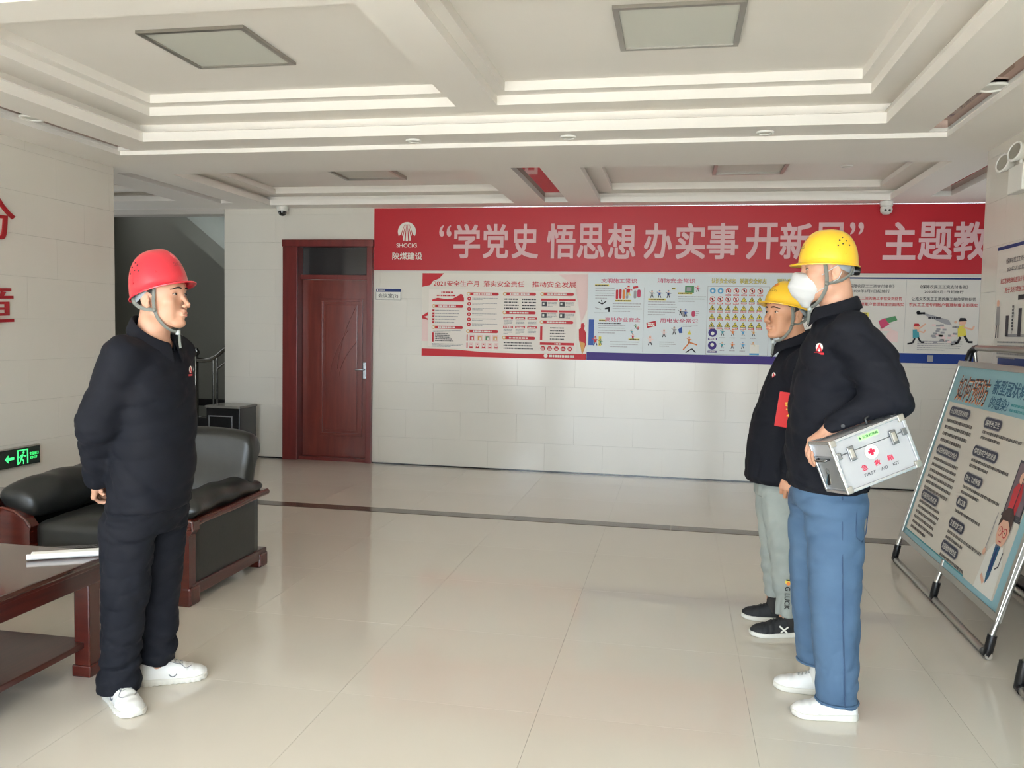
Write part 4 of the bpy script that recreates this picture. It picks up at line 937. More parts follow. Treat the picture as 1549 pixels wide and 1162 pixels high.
    def mesh(s, name, m, parent, relax=1):
        D = s.D; D[np.abs(D) < 1e-6] = 1e-6; ins = D < 0
        for ax in range(3):                   # keep the surface closed at the borders
            sl0 = [slice(None)]*3; sl0[ax] = 0; D[tuple(sl0)] = np.maximum(D[tuple(sl0)], .001); sl0[ax] = -1; D[tuple(sl0)] = np.maximum(D[tuple(sl0)], .001)
        ins = D < 0
        c8 = [(i, j, k) for i in (0, 1) for j in (0, 1) for k in (0, 1)]
        sh = tuple(n-1 for n in D.shape)
        def cor(A, c): return A[c[0]:c[0]+sh[0], c[1]:c[1]+sh[1], c[2]:c[2]+sh[2]]
        cnt = sum(cor(ins, c).astype(np.int8) for c in c8); act = (cnt > 0) & (cnt < 8)
        I, J, K = np.nonzero(act); n = len(I); idx = np.full(sh, -1, np.int64); idx[I, J, K] = np.arange(n)
        acc = np.zeros((n, 3)); num = np.zeros(n); G = (s.X, s.Y, s.Z)
        for a in c8:
            for ax in range(3):
                if a[ax]: continue
                b = list(a); b[ax] = 1; da = D[I+a[0], J+a[1], K+a[2]]; db = D[I+b[0], J+b[1], K+b[2]]
                q = (da < 0) != (db < 0); t = np.where(q, da/(da-db+1e-12), 0)
                pa = np.stack([G[0][I+a[0]], G[1][J+a[1]], G[2][K+a[2]]], 1); pb_ = np.stack([G[0][I+b[0]], G[1][J+b[1]], G[2][K+b[2]]], 1)
                acc[q] += (pa+(pb_-pa)*t[:, None])[q]; num[q] += 1
        V = acc/num[:, None]; F = []
        for ax in range(3):
            u, v = (ax+1) % 3, (ax+2) % 3
            sa = [slice(None)]*3; sb = [slice(None)]*3; sa[ax] = slice(0, -1); sb[ax] = slice(1, None)
            for q in (u, v): sa[q] = slice(1, -1); sb[q] = slice(1, -1)
            A = ins[tuple(sa)]; Bq = ins[tuple(sb)]; cr = np.nonzero(A != Bq); flip = A[cr]
            base = [cr[0], cr[1], cr[2]]; base = [base[0].copy(), base[1].copy(), base[2].copy()]
            for q in (u, v): base[q] = base[q]+1
            def at(du, dv):
                c = [b.copy() for b in base]; c[u] -= du; c[v] -= dv; return idx[c[0], c[1], c[2]]
            q4 = np.stack([at(1, 1), at(0, 1), at(0, 0), at(1, 0)], 1); q4[~flip] = q4[~flip][:, ::-1]; F.append(q4)
        F = np.concatenate(F)
        for _ in range(relax):                # light Laplacian pass
            a = np.concatenate([F[:, i] for i in range(4)]); b = np.concatenate([F[:, (i+1) % 4] for i in range(4)])
            S_ = np.zeros_like(V); N_ = np.zeros(len(V)); np.add.at(S_, a, V[b]); np.add.at(N_, a, 1); np.add.at(S_, b, V[a]); np.add.at(N_, b, 1)
            V = V*.5+.5*S_/np.maximum(N_, 1)[:, None]
        me = bpy.data.meshes.new(name); me.vertices.add(len(V)); me.vertices.foreach_set('co', V.astype(np.float32).ravel())
        me.loops.add(F.size); me.loops.foreach_set('vertex_index', F.astype(np.int32).ravel())
        me.polygons.add(len(F)); me.polygons.foreach_set('loop_start', np.arange(0, F.size, 4, dtype=np.int32)); me.polygons.foreach_set('loop_total', np.full(len(F), 4, np.int32))
        me.update(calc_edges=True); me.validate()
        return smooth(obj(name, me, m, parent))
def rot(yaw=0, pitch=0, roll=0):
    """rows are the local axes (forward, left, up); pitch > 0 lifts the chin, yaw > 0 turns left, roll > 0 tips to the left"""
    M = Matrix.Rotation(yaw, 3, 'Z') @ Matrix.Rotation(-pitch, 3, 'Y') @ Matrix.Rotation(roll, 3, 'X')
    return np.array(M).T

def head_prims(F, sc):
    """head in its own frame: origin between the ears, x forward, y left, z up"""
    def v(*a): return np.array(a)*sc
    E = lambda c, r, k=.01, op='add': F.ell(v(*c), v(*r), k*sc, op)
    C = lambda a, b, r1, r2, k=.01, op='add': F.cone(v(*a), v(*b), r1*sc, r2*sc, k*sc, op)
    E((.004, 0, .042), (.084, .075, .083))
    E((.024, 0, .032), (.068, .066, .07), .02)
    E((.024, 0, -.028), (.055, .056, .070), .02)
    for s in (1, -1):
        C((.004, .050*s, -.050), (.060, .020*s, -.090), .015, .014, .025)
        E((.056, .044*s, -.014), (.026, .020, .020), .02)
        E((.046, .034*s, -.045), (.028, .020, .03), .02)
    E((.068, 0, -.091), (.020, .019, .015), .015)
    C((.074, .022, .032), (.074, -.022, .032), .014, .014, .02)
    E((.072, 0, -.056), (.0205, .024, .020), .012)
    for s in (1, -1): E((.096, .031*s, .012), (.016, .017, .012), .010, 'sub')
    for s in (1, -1): E((.0715, .031*s, .011), (.0135, .0165, .0125), .003)     # lids
    C((.082, 0, .018), (.1055, 0, -.025), .0058, .0080, .010)
    E((.1085, 0, -.0285), (.0085, .0085, .0075), .006)
    for s in (1, -1): E((.100, .0125*s, -.033), (.0095, .0065, .0065), .005)
    for s in (1, -1): E((.104, .0065*s, -.0405), (.005, .0035, .0035), .001, 'sub')
    C((.094, .006, -.047), (.094, -.006, -.047), .004, .004, .008)
    E((.0900, 0, -.0565), (.0080, .021, .0050), .004); E((.0885, 0, -.0665), (.0080, .018, .0055), .004)
    C((.0990, .014, -.0612), (.0990, -.014, -.0612), .0016, .0016, .002, 'sub')
    for s in (1, -1):                                                        # ears
        Re = rot(0, .12, 0); 
        E((-.010, .076*s, .002), (.017, .0075, .029), .004)
        E((-.004, .072*s, -.022), (.009, .007, .010), .006)
        E((-.007, .0835*s, .004), (.0095, .005, .018), .003, 'sub')
        E((.004, .077*s, -.004), (.005, .005, .007), .003)

def finger(F, base, d, n, L, curl, r):
    """three bones that bend towards the palm normal n"""
    p = np.array(base, float); d = nrm(d); n = nrm(n); a = 0; rr = r
    for l, c in zip(L, curl):
        a += c; q = p+(d*math.cos(a)+n*math.sin(a))*l; F.cone(p, q, rr, rr*.93, .0015); p = q; rr *= .93
def hand(F, wrist, d, n, side, curl=(.5, .6, .5), spread=.06, thumb=(.5, .3), sc=1.0):
    """d: direction of the metacarpals, n: palm normal (the side fingers close to), side: +1 if thumb lies along n x d"""
    d = nrm(d); n = np.array(n, float); n = nrm(n-d*(n@d)); t = np.cross(n, d)*side; w_ = np.array(wrist, float)
    pl = .088*sc
    F.cone(w_, w_+d*.03*sc, .024*sc, .026*sc, .02)
    for u in (-.030, -.010, .010, .028): F.cone(w_+d*.018*sc+t*u*.55*sc, w_+d*pl*(.98 if abs(u) < .02 else .93)+t*u*sc, .0145*sc, .0115*sc, .009)
    L4 = ((.040, .024, .020), (.045, .028, .022), (.042, .026, .021), (.032, .019, .018))
    for u, L, k in zip((.030, .0105, -.0100, -.0285), L4, (0, .05, .1, .18)):
        b = w_+d*pl*(.98 if abs(u) < .02 else .92)+t*u*sc
        dd = nrm(d+t*u/.03*spread); finger(F, b, dd, n, [l*sc for l in L], [curl[0]+k, curl[1], curl[2]], (.0094 if abs(u) < .02 else .0086)*sc)
    b = w_+d*.026*sc+t*.020*sc+n*.006*sc; d1 = nrm(d*.65+t*.75+n*.35)
    m = b+d1*.042*sc; F.cone(b, m, .015*sc, .0115*sc, .010)
    d2 = nrm(d*.95+t*(.30-thumb[0]*.3)+n*thumb[0]); m2 = m+d2*.032*sc; F.cone(m, m2, .0112*sc, .0100*sc, .003)
    d3 = nrm(d*.95-t*thumb[1]*.5+n*(thumb[0]+.25)); F.cone(m2, m2+d3*.026*sc, .0100*sc, .0082*sc, .002)

m_skinL = mat('skin', (196, 150, 125), .52, sss=.1, noise=(30, .35, (186, 136, 112)), bump=(180, .05, .001))
m_skinD = mat('tanned_skin', (196, 146, 116), .5, sss=.1, noise=(30, .35, (184, 130, 102)), bump=(180, .05, .001))
m_navyc = mat('navy_workwear', (17, 19, 28), .82, spec=.25, noise=(5, .6, (12, 14, 22)), bump=(420, .12, .0008))
m_hair = mat('black_hair', (30, 25, 23), .6, bump=(140, .5, .003, (1, 1, .25)), noise=(60, .5, (48, 40, 36)))
m_fade = mat('short_cropped_hair', (112, 92, 78), .8, bump=(320, .4, .001), noise=(80, .5, (146, 118, 98)))
m_eye = mat('eye_white', (222, 214, 206), .2); m_iris = mat('iris', (34, 22, 18), .12); m_lip = mat('lip', (188, 112, 100), .45); m_brow = mat('eyebrow', (40, 32, 28), .8)
m_strap = mat('grey_webbing', (112, 114, 108), .8, bump=(300, .3, .001)); m_susp = mat('grey_suspension', (140, 148, 156), .5)
m_sole = mat('shoe_sole', (206, 204, 197), .55); m_shoew = mat('white_shoe', (214, 214, 212), .5, bump=(60, .05, .002)); m_shoeb = mat('black_mesh_shoe', (26, 27, 30), .7, bump=(260, .4, .002))
m_silver = mat('shoe_silver', (124, 126, 132), .4); m_lace = mat('shoe_lace', (176, 176, 172), .8)

def helmet(parent, sc, z0, tilt, m, front_logo, name='safety_helmet', org=(0, 0, 0), R=None, knob=True, holes=(1, -1), dip=.012, hgt=.138, back=.103):
    """parent: person root. org,R: head frame. z0: rim height over the ear line"""
    R = np.array(R); Mh = Matrix(((R[0][0], R[1][0], R[2][0], org[0]), (R[0][1], R[1][1], R[2][1], org[1]), (R[0][2], R[1][2], R[2][2], org[2]), (0, 0, 0, 1)))
    M = Mh @ Matrix.Translation((-.001*sc, 0, z0*sc)) @ Matrix.Rotation(-tilt, 4, 'Y')
    af, ab, b, h = .108*sc, back*sc, .097*sc, hgt*sc
    seg, nt = 56, 14
    def pt(th, t, off=0):
        c, s_ = math.cos(th), math.sin(th); a = af if c > 0 else ab
        ph = t*PI/2; r = math.cos(ph)**.78; zz = math.sin(ph)**.92
        fr = .004*math.exp(-(s_/.22)**2)*math.sin(ph*2)*sc           # central ridge
        lean = 1-.05*zz*(c if c > 0 else 0)
        x = (a+off)*c*r*lean; y = (b+off)*s_*r*.99
        zr = (-dip*.6 + dip*c)*(1-t)*sc
        return Vector((x, y, zr+(h+off)*zz+fr))
    bm = nbm(); rings = []
    prof = [('b', 1.0), ('b', .55), ('b', .12)]+[('d', i/nt) for i in range(nt)]
    for kind, q in prof:
        ring_ = []
        for k in range(seg):
            th = 2*PI*k/seg
            if kind == 'd': p = pt(th, q)
            else:
                c = math.cos(th); e = (.004+.024*max(0, c)**1.4)*sc*q; p = pt(th, 0); d = Vector((math.cos(th), math.sin(th)*.55, 0)).normalized(); p = p+d*e+Vector((0, 0, -.006*q*sc-.004*q*max(0, c)*sc))
            ring_.append(bm.verts.new(M @ p))
        rings.append(ring_)
    for a_, b_ in zip(rings, rings[1:]):
        for k in range(seg): bm.faces.new((a_[k], a_[(k+1) % seg], b_[(k+1) % seg], b_[k]))
    top = bm.verts.new(M @ Vector((0, 0, h+.0)))
    for k in range(seg): bm.faces.new((rings[-1][k], rings[-1][(k+1) % seg], top))
    bmesh.ops.recalc_face_normals(bm, faces=bm.faces)
    o = smooth(obj(name, bm, m, parent)); md = o.modifiers.new('thick', 'SOLIDIFY'); md.thickness = .003; md.offset = -1
    # rolled rim
    pts = []
    for k in range(seg):
        th = 2*PI*k/seg; c = math.cos(th); e = (.004+.024*max(0, c)**1.4)*sc; p = pt(th, 0); d = Vector((math.cos(th), math.sin(th)*.55, 0)).normalized(); pts.append(M @ (p+d*e+Vector((0, 0, -.006*sc-.004*max(0, c)*sc))))
    tubeo('rolled_rim', pts, .0030*sc, m, o, 6, True)
    for s in holes:                                                     # vent holes, rivets
        for (dth, t) in ((-.22, .42), (-.05, .50), (.10, .42), (-.10, .34), (.20, .32), (-.30, .30)):
            th = s*(PI*.62+dth*1.0); p = pt(th, t); q = pt(th, t, .002)
            dz = (q-p).normalized(); Mz = M @ Matrix.Translation(p+dz*.0006) @ dz.to_track_quat('Z', 'Y').to_matrix().to_4x4()
            latheo('vent_hole', [(.0001, -.001), (.0030*sc, -.001), (.0030*sc, .0008), (.0001, .0008)], m_blackp, o, 10, Mz)
        for (th0, t) in ((PI*.62, .14), (PI*.33, .20)):
            p = pt(s*th0, t); q = pt(s*th0, t, .002); dz = (q-p).normalized(); Mz = M @ Matrix.Translation(p+dz*.0006) @ dz.to_track_quat('Z', 'Y').to_matrix().to_4x4()
            latheo('rivet', [(.0001, -.001), (.0026*sc, -.001), (.0024*sc, .0012), (.0001, .0016)], m, o, 10, Mz)
    # front mark: little fan emblem and line of letters
    def on(u, v, l):
        th = u; p = pt(th, v); q = pt(th, v, .002); return M @ (p+(q-p).normalized()*(.0008+l))
    vs, fs = [], []
    for k in range(7):
        a0, a1 = -.20+.4*k/6, -.20+.4*(k+.55)/6
        for (u0, v0, u1, v1) in ((a0, .50+.03*math.cos((a0)*6), a1, .38),):
            b_ = len(vs); vs += [on(u0, v0, 0), on(u1, v0, 0), on((u1)*.4, v1, 0), on(u0*.4, v1, 0)]; fs.append((b_, b_+1, b_+2, b_+3))
    me = bpy.data.meshes.new('front_emblem'); me.from_pydata([tuple(v) for v in vs], [], fs); obj('front_emblem', me, front_logo[0], o)
    co, f2 = glyphs('SHCCIG'); me = bpy.data.meshes.new('front_lettering'); me.from_pydata([tuple(on((x-.5)*.62 if False else -(x-.5)*-.62, .24+.07*y, 0)) for x, y, _ in co.tolist()], [], f2); obj('front_lettering', me, front_logo[1], o)
    return o, M, Mh, pt

def straps(parent, hel, Mh, sc, chin=(.052, 0, -.118), z_top=.05, fwd=.012, sb=.004):
    """webbing from the helmet past the ear to a ring and on to the chin, both sides"""
    for s in (1, -1):
        A = [(.020+fwd, .071*s, z_top), (.016+fwd, .079*s, .015), (.010+fwd, .077*s, -.015), (.010+fwd*.8, .071*s, -.040)]
        Bk = [(-.068, .060*s, z_top-.02), (-.060, .070*s, -.005), (-.030, .078*s, -.028), (.008+fwd*.8, .071*s, -.040)]
        Dn = [(.010+fwd*.8, .071*s, -.040), (.022, .066*s, -.065), (.034, .050*s, -.096), (.045, .026*s, -.116), chin]
        for pts in (A, Bk, Dn):
            P_ = [Mh @ (Vector(p)*sc) for p in pts]
            Q = []
            for i in range(len(P_)-1):
                for q in range(4): Q.append(P_[i].lerp(P_[i+1], q/4))
            Q.append(P_[-1])
            for _ in range(2): Q = [Q[0]]+[(Q[i-1]+Q[i]*2+Q[i+1])/4 for i in range(1, len(Q)-1)]+[Q[-1]]
            tubeo('chin_strap', Q, .0068*sc, m_strap, hel, 8, False, None, (1, .38))
        c = Mh @ (Vector((.010+fwd*.8, .073*s, -.040))*sc)
        bm = nbm(); bmesh.ops.create_icosphere(bm, subdivisions=2, radius=.0085*sc, matrix=Matrix.Translation(c)); smooth(obj('strap_buckle', bm, m_strap, hel))
        pts = [Mh @ (Vector(p)*sc) for p in ((-.082, 0, sb), (-.076, .036*s, sb), (-.056, .062*s, sb+.004), (-.030, .076*s, sb+.014), (-.004, .077*s, sb+.034))]
        tubeo('suspension_band', pts, .011*sc, m_susp, hel, 8, False, None, (1.5, .3))
    latheo('ratchet_knob', [(.001, -.012), (.016, -.012), (.018, 0), (.016, .012), (.001, .012)], m_blackp, hel, 16, Mh @ Matrix.Translation(Vector((-.094, 0, .012))*sc) @ Matrix.Rotation(PI/2, 4, 'Y'))
    c = Vector(chin)
    e = [Mh @ ((c+Vector(d))*sc) for d in ((0, 0, 0), (.002, .002, -.012), (.001, .001, -.034), (.003, .0, -.058))]
    tubeo('strap_end', e, .0055*sc, m_strap, hel, 8, False, None, (1, .6)); tubeo('strap_clip', [e[0]+Vector((0, 0, .006)), e[0]-Vector((0, 0, .010))], .009*sc, mat('light_clip', (168, 174, 172), .4), hel, 8)

def face_parts(body, org, R, sc, mask=False, brow_h=.031, gaze=0.0):
    from mathutils.bvhtree import BVHTree
    me = body.data; keep = [p for p in me.polygons if me.vertices[p.vertices[0]].co.z > org[2]-.05*sc and (me.vertices[p.vertices[0]].co-Vector(org)).length < .16]
    tree = BVHTree.FromPolygons([v.co for v in me.vertices], [tuple(p.vertices) for p in keep])
    R = np.array(R); Mh = Matrix(((R[0][0], R[1][0], R[2][0], org[0]), (R[0][1], R[1][1], R[2][1], org[1]), (R[0][2], R[1][2], R[2][2], org[2]), (0, 0, 0, 1)))
    for s in (1, -1):
        # almond-shaped visible eye on the lid bulge
        def surf(y, z, off):
            yy, zz = y/.0165, (z-.011)/.0125; t = max(0, 1-yy*yy-zz*zz); return Mh @ (Vector((.0715+.0135*math.sqrt(t)+off, .031*s+y, z))*sc)
        def almond(r_y, top, bot, off, cy=0, n=18):
            P_ = []
            for k in range(n):
                a = 2*PI*k/n; y = r_y*math.cos(a); z = (top if math.sin(a) > 0 else bot)*math.sin(a)*(1-.25*abs(math.cos(a))**2)
                P_.append(surf(cy+y, .0105+z, off))
            return P_
        def patch(nm, P_, cen, m, par):
            bm = nbm(); c = bm.verts.new(cen); vs = [bm.verts.new(p) for p in P_]
            for k in range(len(vs)): bm.faces.new((c, vs[k], vs[(k+1) % len(vs)]))
            return smooth(obj(nm, bm, m, par))
        ey = patch('eye', almond(.0135, .0042, .0036, .0006), surf(0, .0105, .0010), m_eye, body)
        patch('iris', [surf(gaze+.0047*math.cos(2*PI*k/14), .0108+min(.0040, .0047*math.sin(2*PI*k/14)) if math.sin(2*PI*k/14) > 0 else .0108+max(-.0036, .0047*math.sin(2*PI*k/14)), .0014) for k in range(14)], surf(gaze, .0108, .0018), m_iris, ey)
        ln = [surf(-.0145+.029*k/8, .0105+.0046*math.sin(PI*k/8)+.0002, .0012) for k in range(9)]
        tubeo('upper_lash', ln, .00085*sc, m_iris, ey, 5)
        bp_ = []
        for k in range(9):
            t = k/8; y = (.012+.038*t)*s; x = .0915-.022*t**1.7; z = brow_h+.004*math.sin(PI*min(1, t*1.2))-.003*t
            d_ = Mh.to_3x3() @ Vector((-1, 0, 0)); hit = tree.ray_cast(Mh @ (Vector((.16, y, z))*sc), d_)[0]
            bp_.append(hit-d_*.0004 if hit is not None else Mh @ (Vector((x, y, z))*sc))
        tubeo('eyebrow', bp_, .003*sc, m_brow, body, 6, False, [(.0018+.0016*math.sin(PI*min(1, .25+k/9)))*sc for k in range(9)], (1.0, 1.0))
    if not mask:
        for nm, z0, r, yw in (('upper_lip', -.0572, .0026, .020), ('lower_lip', -.0655, .0034, .0165)):
            P_ = []
            for k in range(9):
                t = -1+2*k/8; y = yw*t; x = (.0985 if nm == 'upper_lip' else .0970)-.0125*t*t; z = z0+(.0016*(1-abs(t)*1.0) if nm == 'upper_lip' else -.0006*(1-t*t))-(.0025*t*t if nm == 'upper_lip' else -.0035*t*t)
                P_.append(Mh @ (Vector((x-.0016, y, z))*sc))
            tubeo(nm, P_, r*sc, m_lip, body, 8, False, [r*sc*(1-.75*abs(-1+2*k/8)**1.6) for k in range(9)])
    return Mh

def shoe(parent, name, heel, toe, m_up, m_so, L=None, label=None, laces=None, high=.085, style=None):
    """heel, toe: floor points (x,y); built as upper and sole"""
    h = Vector((heel[0], heel[1], 0)); t = Vector((toe[0], toe[1], 0)); d = (t-h); Ls = d.length; d.normalize(); n = Vector((-d.y, d.x, 0))
    st = .004
    def out(u):      # half width along the shoe, u 0..1 heel to toe
        return np.interp(u, [0, .04, .12, .3, .5, .7, .85, .94, 1.0], [.014, .028, .035, .036, .041, .049, .047, .037, .016])
    R = np.array([[d.x, d.y, 0], [n.x, n.y, 0], [0, 0, 1]]); org = np.array([h.x, h.y, 0])
    c = (np.array(heel)+np.array(toe))/2; e = Ls/2+.06
    X = axis(c[0]-e, c[0]+e, st); Y = axis(c[1]-e, c[1]+e, st); Z = axis(-.012, .13, .0035)
    gx, gy, gz = np.meshgrid(X, Y, Z, indexing='ij'); dx, dy = gx-org[0], gy-org[1]; u = dx*d.x+dy*d.y; v = dx*n.x+dy*n.y
    uu = u/Ls; w_ = out(np.clip(uu, 0, 1)); endd = np.maximum(-u, u-Ls)
    top = np.interp(uu, [0, .05, .15, .3, .42, .55, .75, .9, 1.0], [.078, .096, .102, .102, .098, .080, .062, .052, .036])*high/.085
    q = ((np.abs(v)/(w_+1e-4))**2.4+(np.clip(gz, 0, None)/top)**2.6)**(1/2.5)
    F = Field(X, Y, Z); F.D = np.maximum(np.maximum((q-1)*.034, endd), .012-gz).astype(np.float32)
    F.D += (.0012*np.sin(uu*55)*np.exp(-((uu-.72)/.12)**2)).astype(np.float32)
    up_ = F.mesh(name, m_up, parent, 2)
    F = Field(X, Y, Z); ds = np.abs(v)-(w_+.005); tl = np.where(uu > .82, (uu-.82)*.06, 0)
    zt = np.interp(uu, [0, .2, .45, .8, 1], [.030, .028, .024, .022, .026])
    F.D = np.maximum(np.maximum(ds, endd-.002), np.maximum(tl*.4-gz, gz-zt)).astype(np.float32)
    if style == 'runner': F.D += (.0016*np.sin(uu*70)*(gz < .016)).astype(np.float32)
    F.mesh('sole', m_so, up_, 2)
    Mo = Matrix(((d.x, n.x, 0, h.x), (d.y, n.y, 0, h.y), (0, 0, 1, 0), (0, 0, 0, 1)))
    def tp(u_, v_):
        tt = float(np.interp(u_, [0, .05, .15, .3, .42, .55, .75, .9, 1.0], [.078, .096, .102, .102, .098, .080, .062, .052, .036]))*high/.085
        ww = float(out(u_)); f = max(0.05, 1-(abs(v_)/ww)**2.4)**(1/2.6); return Mo @ Vector((u_*Ls, v_, tt*f+.001))
    for k in range(5):
        u_ = .40+.055*k; tubeo('lace', [tp(u_+.012*(i % 2 if False else 0)+.01*abs(j)/2, j*.0085) for i, j in enumerate((-2, -1, 0, 1, 2))], .0026, laces or m_up, up_, 6)
    tubeo('collar_rim', [tp(.06+.34*(.5-.5*math.cos(a)), .030*math.sin(a)*.9) for a in [2*PI*k/20 for k in range(20)]], .005, m_up, up_, 8, True)
    if style == 'runner':
        for s in (1, -1):
            tubeo('toe_seam', [tp(.60+.16*k/6, s*(.016+.016*math.sin(PI*k/6))) for k in range(7)], .0016, m_silver, up_, 6)
            tubeo('side_accent', [Mo @ Vector((Ls*(.42+.12*k/4), s*(float(out(.42+.12*k/4))+.0005), .042-.012*math.sin(PI*k/4))) for k in range(5)], .0025, m_silver, up_, 6)
            tubeo('eyelet_edge', [tp(.38+.24*k/5, s*.020) for k in range(6)], .002, m_silver, up_, 6)
    return up_, Mo, Ls, tp

def sock(parent, x, y, m, r=.047, z1=.17):
    lathe_ = latheo('sock', [(.001, .05), (r*.95, .05), (r, .09), (r*.94, z1), (.001, z1)], m, parent, 20, Matrix.Translation((x, y, 0)))

def folds(F, seed, amp=.004, zs=(1, 1), f=1.0, mask=None):
    R = np.random.RandomState(seed); gx, gy, gz = F.grid(); near = np.abs(F.D) < .03; x, y, z = gx[near], gy[near], gz[near]
    w_ = np.zeros_like(x)
    for i in range(5):
        k = R.randn(3)*np.array([9, 9, 15])*f; p = R.rand()*6; wa = R.randn(3)*7*f
        a = k[0]*x+k[1]*y+k[2]*z+p+1.6*np.sin(wa[0]*x+wa[1]*y+wa[2]*z+p*2); w_ += (1-np.abs(np.sin(a)))**3*R.uniform(.5, 1)
    w_ = w_/3
    if mask is not None: w_ = w_*mask(x, y, z)
    F.D[near] += ((w_-.2)*amp*2).astype(np.float32)

# ------------------------------------------------------------------ person in red helmet (faces +x)
def collar(jk, c, z0, tilt, r=.070, h=.045, gap=.35, m=None):
    """turned-down shirt collar: a ring open at the front, standing band plus falling leaf with pointed tips"""
    n = 28
    for kind in ('collar_stand', 'collar_leaf'):
        bm = nbm(); rows = []
        for k in range(n+1):
            a = -PI+gap*.5+(2*PI-gap)*k/n; a = a+PI     # 0 = front
            ca, sa = math.cos(a), math.sin(a); f = (1+ca)/2
            rr = r*(1+.10*f); top = z0-tilt*(1+ca)*r
            if kind == 'collar_stand': pr = [(rr*.98, top+.004), (rr*1.05, top-h*.55), (rr*1.12, top-h*1.0)]
            else:
                tip = h*(1.0+1.0*max(0, ca)**6)
                pr = [(rr*.985, top+.002), (rr*1.06, top+.005), (rr*1.20, top-h*.35), (rr*(1.34+.10*f), top-tip*.95)]
            rows.append([bm.verts.new((c[0]+q*ca, c[1]+q*sa*1.06, z)) for q, z in pr])
        for a_, b_ in zip(rows, rows[1:]):
            for i in range(len(a_)-1): bm.faces.new((a_[i], a_[i+1], b_[i+1], b_[i]))
        o = smooth(obj(kind, bm, m or m_navyc, jk)); md = o.modifiers.new('t', 'SOLIDIFY'); md.thickness = .004; md.offset = 0; md = o.modifiers.new('s', 'SUBSURF'); md.levels = 1; md.render_levels = 2

def chest_mark(parent, pos, right, upv, nrm_, s=.03):
    pos, right, upv, nrm_ = Vector(pos), Vector(right).normalized(), Vector(upv).normalized(), Vector(nrm_).normalized()
    B = Board(parent, pos-right*s/2+upv*s/2, right, -upv, nrm_, s, s, 100, 100, .0006)
    B.disc(50, 36, 32, m_wht, 1); B.poly([(50, 8), (80, 66), (58, 66), (50, 40), (42, 66), (20, 66)], m_rink, 2); B.rect(6, 76, 88, 16, m_rink, 1); B.done()

